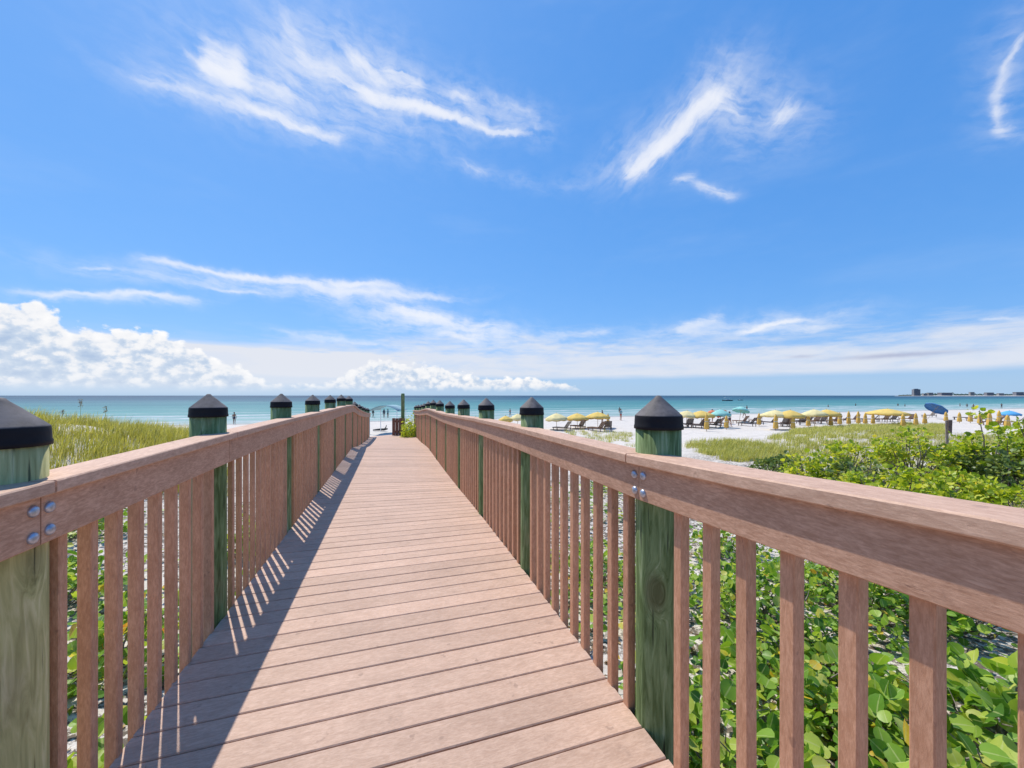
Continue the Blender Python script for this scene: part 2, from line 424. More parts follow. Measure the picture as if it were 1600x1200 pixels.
def cloth(name, col, trans=.3):
    m, t, out = new_mat(name)
    n = noise(t, objco(t), 3, 3, .5)
    c = mix(t, n.step(.3, .7), tuple(x * .92 for x in col), tuple(min(1, x * 1.06) for x in col))
    b = principled(t, None, c, .8, .15)
    tr = node(t, 'ShaderNodeBsdfTranslucent'); put(t, tr.inputs[0], c)
    mx = node(t, 'ShaderNodeMixShader'); mx.inputs[0].default_value = trans
    t.links.new(b.outputs[0], mx.inputs[1]); t.links.new(tr.outputs[0], mx.inputs[2]); t.links.new(mx.outputs[0], out.inputs[0])
    return m
M['yellow'] = cloth('yellow canvas', (.87, .66, .20)); M['paleyellow'] = cloth('faded yellow canvas', (.88, .78, .42))
M['teal'] = cloth('pale teal canvas', (.38, .72, .66)); M['blue'] = cloth('blue canvas', (.11, .27, .52)); M['lightblue'] = cloth('light blue canvas', (.16, .50, .80))
M['coral'] = cloth('coral canvas', (.80, .30, .17)); M['white'] = cloth('white canvas', (.80, .79, .76)); M['arch'] = cloth('grey blue canvas', (.36, .52, .56), .3)
M['orange'] = cloth('amber canvas', (.82, .53, .13), .2)
M['polewood'] = plain('varnished pole', (.42, .30, .16)); M['brownwood'] = plain('brown slat wood', (.22, .125, .075), .6, .3, .2, 10); M['darkwood'] = plain('dark slat wood', (.10, .075, .065), .6, .3, .2, 10)
M['skin'] = plain('skin', (.48, .27, .18), .5, .3, .1); M['skin_dark'] = plain('tanned skin', (.26, .14, .09), .5, .3, .1); M['hair'] = plain('dark hair', (.03, .022, .018))
M['navy'] = plain('navy swimwear', (.02, .03, .07)); M['redcloth'] = plain('red swimwear', (.38, .06, .05)); M['blackcloth'] = plain('black clothing', (.016, .017, .02)); M['aqua'] = plain('aqua shirt', (.12, .36, .42))
M['hull'] = plain('dark hull', (.05, .09, .10), .4); M['paintwhite'] = plain('white paint', (.74, .75, .75), .45); M['cooler'] = plain('dark plastic', (.03, .032, .035))
M['concrete'] = plain('pale stucco', (.30, .29, .28), .8, .2, .15, .05); M['towerwall'] = plain('grey stucco', (.20, .20, .22), .8, .2, .1, .05); M['glass'] = plain('window glass', (.06, .08, .11), .15, .5); M['tileroof'] = plain('brown roof', (.16, .11, .09))
M['farleaf'] = plain('far foliage', (.045, .07, .035), .9, .1, .5, .12); M['farshore'] = plain('far sand', (.5, .47, .42), .9, .1, .2, .01)

# ------------------------------------------------------------------ mesh helpers
class MB:
    def __init__(s): s.v, s.f, s.n, s.sm = [], [], 0, False
    def add(s, v, f):
        v = np.asarray(v, float).reshape(-1, 3); k = s.n
        s.v.append(v); s.f.extend([tuple(i + k for i in q) for q in f]); s.n += len(v); return s
    def bulk(s, v, f):
        """many equal pieces: v (n, m, 3), f template"""
        n, m = v.shape[:2]; k = s.n
        s.v.append(v.reshape(-1, 3)); s.n += n * m
        for q in f:
            idx = (np.arange(n)[:, None] * m + np.array(q)[None, :] + k)
            s.f.extend(map(tuple, idx.tolist()))
        return s
    def box(s, x0, x1, y0, y1, z0, z1, ch=0.0):
        if ch <= 0:
            v = [(x, y, z) for z in (z0, z1) for y in (y0, y1) for x in (x0, x1)]
            return s.add(v, [(0, 2, 3, 1), (4, 5, 7, 6), (0, 1, 5, 4), (2, 6, 7, 3), (0, 4, 6, 2), (1, 3, 7, 5)])
        return s.prism([(x0 + ch, y0), (x1 - ch, y0), (x1, y0 + ch), (x1, y1 - ch), (x1 - ch, y1), (x0 + ch, y1), (x0, y1 - ch), (x0, y0 + ch)], lambda a, b, w: (a, b, z0 if w == 0 else z1))
    def prism(s, prof, fn, cap=True):
        m = len(prof)
        v = [fn(a, b, w) for w in (0, 1) for a, b in prof]
        f = [(i, (i + 1) % m, m + (i + 1) % m, m + i) for i in range(m)]
        if cap: f += [tuple(range(m))[::-1], tuple(range(m, 2 * m))]
        return s.add(v, f)
    def lathe(s, prof, seg=20, c=(0, 0, 0), wob=None):
        v = []
        for k, (r, z) in enumerate(prof):
            for i in range(seg):
                a = 2 * math.pi * i / seg; rr = r * (1 + (wob(a, z) if wob else 0))
                v.append((c[0] + rr * math.cos(a), c[1] + rr * math.sin(a), c[2] + z))
        f = []
        for k in range(len(prof) - 1):
            for i in range(seg):
                j = (i + 1) % seg; f.append((k * seg + i, k * seg + j, (k + 1) * seg + j, (k + 1) * seg + i))
        f += [tuple(range(seg))[::-1], tuple(range((len(prof) - 1) * seg, len(prof) * seg))]
        return s.add(v, f)
    def tube(s, pts, rad, seg=6):
        pts = [Vector(p) for p in pts]; v = []
        rad = rad if isinstance(rad, (list, tuple)) else [rad] * len(pts)
        for i, p in enumerate(pts):
            d = (pts[min(i + 1, len(pts) - 1)] - pts[max(i - 1, 0)]).normalized()
            a = d.orthogonal().normalized(); b = d.cross(a)
            for k in range(seg):
                t_ = 2 * math.pi * k / seg; v.append(p + (a * math.cos(t_) + b * math.sin(t_)) * rad[i])
        f = [(i * seg + k, i * seg + (k + 1) % seg, (i + 1) * seg + (k + 1) % seg, (i + 1) * seg + k) for i in range(len(pts) - 1) for k in range(seg)]
        f += [tuple(range(seg))[::-1], tuple(range((len(pts) - 1) * seg, len(pts) * seg))]
        return s.add(v, f)
    def build(s, name, mat, parent=None, smooth=False):
        me = bpy.data.meshes.new(name)
        me.from_pydata(np.concatenate(s.v).tolist(), [], s.f); me.materials.append(M[mat] if isinstance(mat, str) else mat)
        if smooth: me.polygons.foreach_set('use_smooth', [True] * len(me.polygons))
        me.update()
        o = bpy.data.objects.new(name, me); COL.objects.link(o)
        if parent is not None: o.parent = parent
        return o
def tag(o, label=None, cat=None, group=None, kind=None):
    if label: o['label'] = label
    if cat: o['category'] = cat
    if group: o['group'] = group
    if kind: o['kind'] = kind
    return o
def thing(name, label, cat, loc=(0, 0, 0), rz=0, group=None, kind=None):
    o = bpy.data.objects.new(name, None); COL.objects.link(o); o.empty_display_size = .2
    o.location = loc; o.rotation_euler = (0, 0, rz)
    return tag(o, label, cat, group, kind)
def copy_tree(o, parent=None):
    c = o.copy(); COL.objects.link(c); c.parent = parent
    for ch in list(o.children): copy_tree(ch, c)
    return c

# ------------------------------------------------------------------ ground and sea
def build_ground():
    def sheet(xs, ys):
        Xg, Yg = np.meshgrid(xs, ys); Z = G(Xg, Yg)
        v = np.stack([Xg, Yg, Z], -1).reshape(-1, 3); nx, ny = len(xs), len(ys)
        f = [(j * nx + i, j * nx + i + 1, (j + 1) * nx + i + 1, (j + 1) * nx + i) for j in range(ny - 1) for i in range(nx - 1)]
        return v, f
    xs = np.unique(np.concatenate([np.linspace(-600, -60, 28), np.linspace(-60, -14, 47), np.linspace(-14, 14, 113), np.linspace(14, 70, 90), np.linspace(70, 420, 60)]))
    ys = np.unique(np.concatenate([np.linspace(-80, -6, 30), np.linspace(-6, 24, 121), np.linspace(24, 80, 113), np.linspace(80, 500, 80)]))
    v, f = sheet(xs, ys)
    m = MB(); m.add(v, f)
    tag(m.build('ground', 'sand', None, True), 'white sand beach and low dunes sloping down to the water', 'ground', kind='structure')
def build_sea():
    # a sheet whose near edge dips under the beach and whose far edge is beyond the horizon
    def sl(s, l):
        # inverse of s_of / along-shore
        a, b = CY + .33 * SY, SY - .33 * CY
        k = a * a + b * b; t_ = s + 72
        return ((t_ * b + l * a) / k, (t_ * a - l * b) / k)
    ss = [-7, 5, 30, 100, 400, 2000, 9000, 45000]
    ls = [-45000, -6000, -800, -200, 0, 200, 800, 6000, 45000]
    v = [(*sl(s, l), SEA_Z) for s in ss for l in ls]; n = len(ls)
    f = [(j * n + i, j * n + i + 1, (j + 1) * n + i + 1, (j + 1) * n + i) for j in range(len(ss) - 1) for i in range(n - 1)]
    tag(MB().add(v, f).build('sea', 'sea'), 'turquoise sea with white surf along the beach', 'sea', kind='structure')
build_ground(); build_sea()

# ------------------------------------------------------------------ boardwalk
RT_R = [(-4, .19), (.3, .195), (.8, .22), (1.36, .24), (2.9, .245), (4.4, .265), (5.9, .305), (7.4, .34), (9, .35), (11, .36), (12.2, .42), (14, .53), (17, .64), (19.5, .72)]
RT_L = [(-4, .26), (1.5, .243), (2.7, .228), (4.4, .222), (6, .226), (9.3, .225), (10.9, .245), (12.5, .42), (14.1, .54), (16.5, .70), (19.5, .84)]
def railtop(side, y): return EYE - float(ip(y, RT_R if side > 0 else RT_L))
def deckz(side, y): return min(0.0, railtop(side, y) - (EYE - .24)) if y > 2 else 0.0
DECK_END, PITCH = 19.5, .142
def dz(x, y):
    k = (x + 1) / 2
    return deckz(-1, y) * (1 - k) + deckz(1, y) * k
def build_deck():
    root = thing('boardwalk', 'pinkish brown composite boardwalk running down to the beach', 'boardwalk', kind='structure')
    m = MB(); y = -3.2; ch = .004
    while y < DECK_END:
        y0, y1 = y + .003, y + PITCH - .003
        xa, xb = -.985 + rng.uniform(-.003, .003), .985 + rng.uniform(-.003, .003)
        dzr = rng.uniform(-.0012, .0012)
        prof = [(y0, -.028), (y1, -.028), (y1, -ch), (y1 - ch, 0), (y0 + ch, 0), (y0, -ch)]
        m.prism(prof, lambda a, b, w: ((xb if w else xa), a, b + dzr + dz(xb if w else xa, a)))
        y += PITCH
    m.build('decking', 'deck', root)
    for x in (-.955, -.32, .32, .955):
        j = MB(); ys = np.linspace(-3.2, DECK_END, 40)
        v = []; 
        for yy in ys:
            zt = dz(x, yy) - .031
            v += [(x - .019, yy, zt - .22), (x + .019, yy, zt - .22), (x + .019, yy, zt), (x - .019, yy, zt)]
        f = [(i * 4 + k, i * 4 + (k + 1) % 4, (i + 1) * 4 + (k + 1) % 4, (i + 1) * 4 + k) for i in range(len(ys) - 1) for k in range(4)] + [(3, 2, 1, 0), tuple(len(ys) * 4 - 4 + k for k in range(4))]
        j.add(v, f).build('joist', 'rail', root)
build_deck()

POST_R, RP = 1.07, .09
Y_R = [-.17] + [1.36 + 1.52 * i for i in range(12)]
Y_L = [-.05, 1.478, 2.80] + [2.80 + 1.62 * i for i in range(1, 11)]
def bolt(mb, side, x, y, z):
    # domed head lying against the inner face of the rail board
    prof = [(.0165, 0), (.0165, .003), (.0145, .0065), (.010, .0095), (.004, .0108)]
    seg = 14; v = []
    for r, h in prof:
        for i in range(seg):
            a = 2 * math.pi * i / seg; v.append((x - side * h, y + r * math.cos(a), z + r * math.sin(a)))
    f = [(k * seg + i, k * seg + (i + 1) % seg, (k + 1) * seg + (i + 1) % seg, (k + 1) * seg + i) for k in range(len(prof) - 1) for i in range(seg)] + [tuple(range((len(prof) - 1) * seg, len(prof) * seg))]
    mb.add(v, f)

def build_railing(side, ys, label):
    root = thing('railing', label, 'railing')
    s = side
    def bar(y0, y1, xa, xb, za, zb, ch):
        """board from y0 to y1 following the rail line; za, zb are measured from the rail top"""
        n = max(1, int(math.ceil((y1 - y0) / .55))); yy = np.linspace(y0, y1, n + 1)
        prof = [(xa + ch, za), (xb - ch, za), (xb, za + ch), (xb, zb - ch), (xb - ch, zb), (xa + ch, zb), (xa, zb - ch), (xa, za + ch)]
        m = MB(); v = [(s * a, y, b + (railtop(s, y))) for y in yy for a, b in prof]
        k = 8; f = [(i * k + j, i * k + (j + 1) % k, (i + 1) * k + (j + 1) % k, (i + 1) * k + j) for i in range(n) for j in range(k)]
        f += [tuple(range(k))[::-1], tuple(n * k + j for j in range(k))]
        return m.add(v, f)
    jo = lambda i: -.045 if i == 1 else (-.045 if s < 0 else -.02)
    nb = 0; extra = MB(); extra_n = 0
    for i, y in enumerate(ys):
        zt = railtop(s, y) + .24 + rng.uniform(-.008, .006)       # tip of the cap
        if i == 0: zt = railtop(s, y) + .24
        ph = rng.uniform(0, 6.28, 4)
        wob = lambda a, z: .012 * math.sin(2 * a + ph[0] + z) + .008 * math.sin(3 * a + ph[1] + 2 * z) + .004 * math.sin(7 * a + ph[2])
        g = float(G(s * POST_R, y)) - .25
        zs = np.linspace(0, zt - .112 - g, 9)
        lx, ly = rng.uniform(-.006, .006, 2)
        p = MB().lathe([(RP * (1.03 - .03 * z / zs[-1]), z) for z in zs], 28, (s * (POST_R + lx), y + ly, g), wob).build('post', 'post_pale' if (s < 0 and i == 1) else 'post', root, True)
        cp = [(.094, -.141), (.0985, -.140), (.0985, -.128), (.0965, -.122), (.0960, -.104), (.0948, -.088), (.0938, -.0845), (.0922, -.0820), (.0902, -.0800), (.0880, -.0780), (.080, -.0700), (.060, -.0515), (.036, -.028), (.0165, -.0105), (.0105, -.003), (.004, 0)]
        cj = MB().lathe(cp, 32, (s * (POST_R + lx) + rng.uniform(-.004, .004), y + ly, zt)).build('post_cap', 'cap', p, True)
        tl = rng.uniform(-.02, .02, 2)
    for i in range(len(ys) - 1):
        y0, y1 = ys[i] + jo(i), ys[i + 1] + jo(i + 1)
        if i == len(ys) - 2: y1 = min(ys[i + 1] + .1, DECK_END)
        cj_ = lambda q: .012 if (s < 0 and q == 1) else .055
        bar(y0 + cj_(i) + (.004 if i else 0), y1 + cj_(i + 1) - .004, .92, 1.065, -.038, 0, .004).build('cap_board', 'cap_rail', root)
        jl = rng.uniform(-.0015, .0015)
        rb = bar(y0 + .0015, y1 - .0015, .945 + jl, .98, -.038 - .142, -.040, .003).build('rail_board', 'rail', root)
        for (yy) in ([y0 + .027] if i == 1 else [y1 - .027] if i == 0 else []):
            if 1:
                for q in range(2):
                    b1 = MB(); bolt(b1, s, s * (.945 + jl), yy + rng.uniform(-.003, .003), railtop(s, yy) + (-.080, -.147)[q] + rng.uniform(-.004, .004)); b1.build('bolt', 'bolt', rb, True)
        # balusters between the posts
        span = ys[i + 1] - ys[i]; ga, gb = (.10, .215) if s > 0 else ((.09 if i == 1 else .13), .178)
        n = max(8, int(round((span - ga - gb) / .1345)) + 1)
        wd = .040 if s > 0 else .034
        dep = .038 if s > 0 else (.041, .0405, .029, .024, .021)[min(i, 4)]
        for k in range(n):
            yb = ys[i] + ga + (span - ga - gb) * k / (n - 1) + rng.uniform(-.003, .003)
            zt = railtop(s, yb) - .055; zb = dz(s, yb) - .24
            tilt = rng.uniform(-.004, .004)
            xa, xb = sorted((s * .9805, s * (.9805 + dep)))
            ch = .003
            prof = [(xa + ch, -wd / 2), (xb - ch, -wd / 2), (xb, -wd / 2 + ch), (xb, wd / 2 - ch), (xb - ch, wd / 2), (xa + ch, wd / 2), (xa, wd / 2 - ch), (xa, -wd / 2 + ch)]
            m = MB() if nb < 100 else extra
            m.prism(prof, lambda a, b, w: (a, yb + b + (tilt if w else 0), zt if w else zb))
            if nb < 100: m.build('baluster', 'baluster', root)
            else: extra_n += 1
            nb += 1
    if extra_n: tag(extra.build('far_balusters', 'baluster', root), kind='stuff')
    return root
build_railing(-1, Y_L, 'shaded brown railing on the left side of the boardwalk shading the deck')
build_railing(1, Y_R, 'sunlit brown railing along the right side of the boardwalk beside the leafy shrubs')

# what closes the right side at the beach end
def end_pieces():
    y = 18.6; x = .30; zb = dz(.3, y)
    t_ = thing('plank_panel', 'short dark brown plank panel closing the right corner of the deck end', 'panel', (0, 0, 0))
    for k in range(4): MB().box(x - .28 + .145 * k, x - .28 + .145 * k + .138, y - .02, y + .02, zb, zb + .80 - .01 * (k % 2), .004).build('board', 'cross', t_)
    MB().box(x - .28, x + .30, y + .0215, y + .06, zb + .60, zb + .70, .004).build('crosspiece', 'cross', t_)
    MB().box(x - .28, x + .30, y + .0215, y + .06, zb + .12, zb + .22, .004).build('crosspiece', 'cross', t_)
    p = MB().lathe([(.085, 0), (.086, .9), (.084, 1.8), (.083, 2.9), (.08, 3.0), (.03, 3.01)], 20, (.50, 18.75, -1.55)).build('piling', 'post', None, True)
    tag(p, 'tall bare piling without a cap beside the plank panel at the deck end', 'piling')
end_pieces()

# ------------------------------------------------------------------ vegetation
def unit(a): return a / np.maximum(np.linalg.norm(a, axis=-1, keepdims=True), 1e-9)
LEAF_BIG = (np.array([(0, 0, 0), (0, .5, -.02), (0, 1, -.10), (-.34, .10, .05), (-.53, .42, .10), (-.40, .82, .05), (.34, .10, .05), (.53, .42, .10), (.40, .82, .05)]),
            [(0, 1, 4, 3), (1, 2, 5, 4), (0, 6, 7, 1), (1, 7, 8, 2)])
_rib = [(0, t, -.015 - .10 * t * t) for t in (0, .3, .62, 1)]
_sd = lambda q: [(q * w, t, z) for w, t, z in ((.22, .03, .03), (.46, .22, .075), (.53, .48, .09), (.44, .74, .06), (.22, .94, -.04))]
LEAF_ROUND = (np.array(_rib + _sd(-1) + _sd(1)), [(0, 1, 5, 4), (1, 6, 5), (1, 2, 7, 6), (2, 3, 8, 7), (0, 9, 10, 1), (1, 10, 11), (1, 11, 12, 2), (2, 12, 13, 3)])
LEAF_SMALL = (np.array([(0, 0, 0), (0, 1, -.08), (-.30, .45, .09), (.30, .45, .09)]), [(0, 1, 2), (0, 3, 1)])
def leaves(mb, P, d, nrm, size, tmpl):
    d = unit(d); sd = unit(np.cross(d, nrm)); n2 = np.cross(sd, d)
    T, F = tmpl; sz = np.asarray(size)[:, None, None]
    v = P[:, None, :] + sz * (T[None, :, 0:1] * sd[:, None, :] + T[None, :, 1:2] * d[:, None, :] + T[None, :, 2:3] * n2[:, None, :])
    mb.bulk(v, F)
def shrub(name, label, x, y, rx, ry, h, nbr, nleaf, size, mat, tmpl, group=None, keep=None, bare=.35, spread=.16, seed=1, twig_r=.008, up=.9):
    g = np.random.default_rng(seed); gz = float(G(x, y))
    root = thing(name, label, 'shrub', (x, y, gz), 0, group)
    br = MB(); fol = MB(); ends = []
    for b in range(nbr):
        a = g.uniform(0, 2 * math.pi); rho = math.sqrt(g.uniform(.02, 1))
        e = np.array([rx * rho * math.cos(a), ry * rho * math.sin(a), h * (math.sqrt(max(0, 1 - rho * rho * .85))) * g.uniform(.55, 1.05)])
        if keep and not keep(x + e[0], y + e[1]): continue
        s0 = np.array([e[0] * .25 + g.normal(0, .04), e[1] * .25 + g.normal(0, .04), -.05])
        mid = s0 * .45 + e * .55 + np.array([g.normal(0, .05), g.normal(0, .05), h * .10])
        e[2] = max(e[2], .06)
        pts = [s0, (s0 + mid) / 2 + g.normal(0, .02, 3), mid, (mid + e) / 2 + g.normal(0, .025, 3), e]
        gm = [float(G(x + q[0], y + q[1])) - gz for q in pts]
        pts = [q + np.array([0, 0, k]) for q, k in zip(pts, gm)]
        br.tube(pts, [twig_r * 1.5, twig_r * 1.3, twig_r, twig_r * .7, twig_r * .35], 5); ends.append(pts)
    n = nleaf; k = g.integers(0, len(ends), n); t_ = bare + (1 - bare) * np.sqrt(g.uniform(0, 1, n)) * 3.999 / 4
    seg = np.minimum((t_ * 4).astype(int), 3); fr = t_ * 4 - seg
    E_ = np.array(ends); P = E_[k, seg] * (1 - fr)[:, None] + E_[k, seg + 1] * fr[:, None]
    off = g.normal(0, 1, (n, 3)) * spread * np.array([1, 1, .75]); P = P + off
    if keep:
        ok = np.array([keep(x + p[0], y + p[1]) for p in P]); P, off = P[ok], off[ok]
    gl = G(x + P[:, 0], y + P[:, 1]) - gz; P[:, 2] = np.maximum(P[:, 2], gl + .02)
    m = len(P); out = unit(P - np.array([0, 0, h * .25]))
    d = unit(off / spread * .7 + out * .5 + g.normal(0, .6, (m, 3)) + np.array([0, 0, .15]))
    nrm = unit(out * .45 + np.array([0, 0, up]) + g.normal(0, .68, (m, 3)))
    leaves(fol, P, d, nrm, size * np.clip(g.lognormal(-.28, .34, m), .35, 1.5), tmpl)
    br.build('branches', 'twig', root); fo = fol.build('foliage', mat, root, tmpl is LEAF_ROUND)
    if tmpl is LEAF_ROUND:
        at_ = fo.data.attributes.new('rib', 'FLOAT', 'POINT'); at_.data.foreach_set('value', np.tile(np.r_[np.ones(4), np.zeros(10)], m).astype(np.float32))
    return root
KR = lambda x, y: x > 1.13
KL = lambda x, y: x < -1.13
def xy(u, zc):
    p = cw((u - 800) / 600 * zc, zc, 0); return p.x, p.y

GN = 'sea grape shrubs growing behind the right railing'
near = [ # u, zc, rx, ry, h, branches, leaves, leaf size, label
    (1120, 2.45, .55, .6, .46, 30, 620, .080, 'large leaved sea grape shrub right behind the first post of the right railing'),
    (1270, 2.9, .62, .6, .44, 34, 850, .078, 'sprawling green sea grape shrub at the lower right, seen between the widest spaced balusters'),
    (1430, 2.25, .55, .5, .40, 26, 420, .105, 'sea grape with the biggest leaves, some yellow, in the lower right corner'),
    (1570, 2.5, .5, .5, .50, 22, 230, .115, 'big leaved sea grape at the right picture edge beside a bare sandy gap'),
    (1180, 3.9, .85, .7, .50, 40, 1200, .062, 'dense sea grape shrub just beyond the one behind the first post'),
    (1340, 4.1, .9, .75, .55, 44, 1250, .066, 'bushy yellow green sea grape in the middle of the thicket under the right rail'),
    (1500, 3.9, .8, .7, .58, 44, 560, .07, 'dark shaded sea grape with bare stems under the rail near the right edge'),
    (1035, 4.6, .55, .6, .42, 22, 380, .07, 'low sea grape partly hidden by the first post of the right railing'),
    (930, 4.9, .5, .6, .40, 20, 360, .065, 'low sea grape seen through the balusters between the first two right posts'),
    (1130, 5.6, .7, .7, .45, 28, 620, .065, 'small leaved sea grape beside the open sand patch under the right rail'),
]
for i, (u, zc, rx, ry, h, nb, nl, sz, lab) in enumerate(near):
    x, y = xy(u, zc); shrub('sea_grape', lab, x, y, rx, ry, h, nb, nl, sz, 'grape', LEAF_ROUND, GN, KR, .3, .10, 100 + i, .007)
GM = 'bushes on the dune beyond the right railing'
mid = [
    (1268, 9.3, .75, .7, 1.02, 33, 918, .078, 'bright', 'round bright green bush nearest the beach chairs, leftmost above the right rail'),
    (1345, 8.6, .8, .7, .86, 60, 496, .085, 'olive', 'grey twiggy bush with few leaves between two bright green bushes'),
    (1425, 9.2, 1.0, .8, 1.52, 46, 1323, .078, 'bright', 'tall pointed green bush left of the wooden stake'),
    (1385, 7.2, .85, .7, .92, 34, 954, .078, 'bright', 'yellow green bush rising just over the rail below the pointed bush'),
    (1490, 7.4, .95, .7, .95, 37, 1102, .078, 'bright', 'wide bright bush in front of the wooden stake'),
    (1500, 9.4, .8, .8, 1.0, 40, 1360, .085, 'olive', 'darker green bush right at the foot of the wooden stake'),
    (1590, 6.2, .9, .8, .98, 36, 1102, .078, 'bright', 'yellow green bush at the right edge directly over the rail'),
    (1560, 8.2, .8, .8, 1.05, 34, 1200, .085, 'olive', 'sparse bush with grey stems under the tall leggy shrub'),
    (1320, 10.4, .8, .7, 1.05, 28, 698, .078, 'bright', 'bright bush peeping up behind the grey twiggy bush'),
    (1470, 6.4, .8, .6, .80, 31, 844, .078, 'bright', 'low yellow green bush right along the rail below the wooden stake'),
    (1310, 7.3, .7, .55, .72, 28, 550, .078, 'bright', 'low bright bush touching the rail below the grey twiggy bush'),
    (1215, 11.5, .8, .6, .55, 30, 560, .085, 'olive', 'small grey green bush on open sand left of the round bright bush'),
]
for i, (u, zc, rx, ry, h, nb, nl, sz, mt, lab) in enumerate(mid):
    x, y = xy(u, zc); shrub('bush', lab, x, y, rx, ry, h, nb, nl, sz, mt, LEAF_BIG, GM, KR, .66, .066, 200 + i, .011)
x, y = xy(1556, 8.8); shrub('leggy_shrub', 'tall leggy shrub with bare grey stems and leaf tufts at the right edge', x, y, 1.15, .8, 1.85, 34, 1400, .088, 'bright', LEAF_BIG, None, KR, .80, .085, 301, .014)
x, y = xy(1630, 9.0); shrub('leggy_shrub', 'second leggy shrub cut off by the right picture edge', x, y, 1.0, .8, 1.65, 28, 1100, .088, 'bright', LEAF_BIG, None, KR, .76, .085, 302, .014)
for i, (u, zc, h, lab) in enumerate([(722, 14.2, 2.0, 'green shrub peeking over the right rail between far post caps'), (752, 12.2, 1.78, 'green shrub tip above the right rail by the third post'), (776, 11.6, 1.62, 'dark green sprig above the rail left of the second post')]):
    x, y = xy(u, zc); shrub('bush', lab, x, y, .5, .5, h, 24, 479, .078, 'bright', LEAF_SMALL, 'shrubs hidden behind the far part of the right rail', KR, .55, .09, 320 + i, .01)
shrub('rail_vine', 'yellow green vine tumbling over the deck corner at the end of the right railing', .74, 17.3, .42, 1.0, 1.9, 60, 2600, .095, 'bright', LEAF_SMALL, None, lambda x, y: x > .40, .35, .09, 330, .008)
GL = 'low shrubs behind the left railing'
left = [(-1.75, 2.5, .45, .5, .5, 20, 210, .12, 'sea grape with large leaves behind the nearest left balusters'),
    (-2.3, 4.3, .6, .6, .45, 24, 300, .10, 'low sea grape on bare sand behind the left balusters, second from the near post'),
    (-1.9, 6.6, .5, .7, .5, 24, 380, .09, 'small leaved sea grape behind the middle of the left railing'),
    (-3.7, 5.6, .8, .8, .6, 30, 520, .09, 'sea grape standing back on the sand left of the walk'),
    (-2.0, .9, .5, .5, .45, 18, 180, .13, 'sea grape beside the large left post at the picture edge'),
    (-5.2, 8.0, 1.0, .9, .6, 36, 700, .08, 'dark low shrub at the foot of the grassy dune')]
for i, (x, y, rx, ry, h, nb, nl, sz, lab) in enumerate(left):
    shrub('sea_grape', lab, x, y, rx, ry, h, nb, nl, sz, 'grape', LEAF_ROUND, GL, KL, .3, .10, 400 + i, .007)

# ---- dune grass: uncountable, one object per dune
def inpoly(px, py, poly):
    ins = np.zeros(len(px), bool); n = len(poly); j = n - 1
    for i in range(n):
        xi, yi = poly[i]; xj, yj = poly[j]
        c = ((yi > py) != (yj > py)) & (px < (xj - xi) * (py - yi) / (yj - yi + 1e-12) + xi); ins ^= c; j = i
    return ins
def grass(name, label, pts, nb, hgt, wid, mat, seed):
    g = np.random.default_rng(seed); n = len(pts)
    base = np.repeat(pts, nb, 0); N = len(base)
    th = np.repeat(g.uniform(.55, 1.25, n), nb)
    base = base + np.c_[g.normal(0, .11, (N, 2)), np.zeros(N)]
    base[:, 2] = G(base[:, 0], base[:, 1]) - .03
    H = hgt * th * g.uniform(.55, 1.1, N); a = g.uniform(0, 2 * math.pi, N); ln = np.abs(g.normal(.28, .2, N))
    lean = np.stack([np.cos(a) * ln + .10, np.sin(a) * ln, np.zeros(N)], -1)
    sd = np.stack([-np.sin(a), np.cos(a), np.zeros(N)], -1) * (wid * g.uniform(.7, 1.2, N))[:, None]
    upv = np.array([0, 0, 1.0])
    m1 = base + H[:, None] * (upv * .55 + lean * .35); tp = base + H[:, None] * (upv * (1 - .25 * ln[:, None]) + lean * 1.25)
    v = np.stack([base - sd, base + sd, m1 + sd * .75, m1 - sd * .75, tp], 1)
    mb = MB(); mb.bulk(v, [(0, 1, 2, 3), (3, 2, 4)])
    return tag(mb.build(name, mat), label, 'grass', kind='stuff')
def scatter_pix(poly, zr, n, seed, maxtry=40, zpow=1.0, keep=None):
    """points on the ground inside a picture polygon, uniform over the ground"""
    g = np.random.default_rng(seed); res = []; k = 0
    us = [p[0] for p in poly]
    while sum(len(r) for r in res) < n and k < maxtry:
        k += 1; m = n * 3
        zc = np.sqrt(g.uniform(zr[0] ** 2, zr[1] ** 2, m)); u = g.uniform(min(us), max(us), m)
        xr = (u - 800) / 600 * zc; x = xr * CY + zc * SY; y = -xr * SY + zc * CY; z = G(x, y)
        v = 618 + 600 * (EYE - z) / zc
        ok = inpoly(u, v, poly) & (np.sin(x * 1.7 + 2 * np.sin(y * .9)) * np.sin(y * 2.1 + x * .6) + g.normal(0, .45, m) > -.35)
        if keep is not None: ok &= keep(x, y)
        res.append(np.stack([x, y, z], -1)[ok])
    return np.concatenate(res)[:n]
g_ = np.random.default_rng(50)
# left dune: everything from the swale to behind its crest
N = 6400; zc = g_.uniform(8.5, 27, N); u = g_.uniform(-260, 345, N)
xr = (u - 800) / 600 * zc; xs = xr * CY + zc * SY; ys = -xr * SY + zc * CY
clump = np.sin(xs * 1.1 + 2 * np.sin(ys * .6)) * np.sin(ys * 1.3 + xs * .4) + g_.normal(0, .5, N)
ok = (clump > -.38) & (xs < -3.2)
pts = np.stack([xs, ys, G(xs, ys)], -1)[ok]
grass('dune_grass', 'golden green dune grass covering the dune left of the boardwalk', pts, 15, .62, .0085, 'goldgrass', 51)
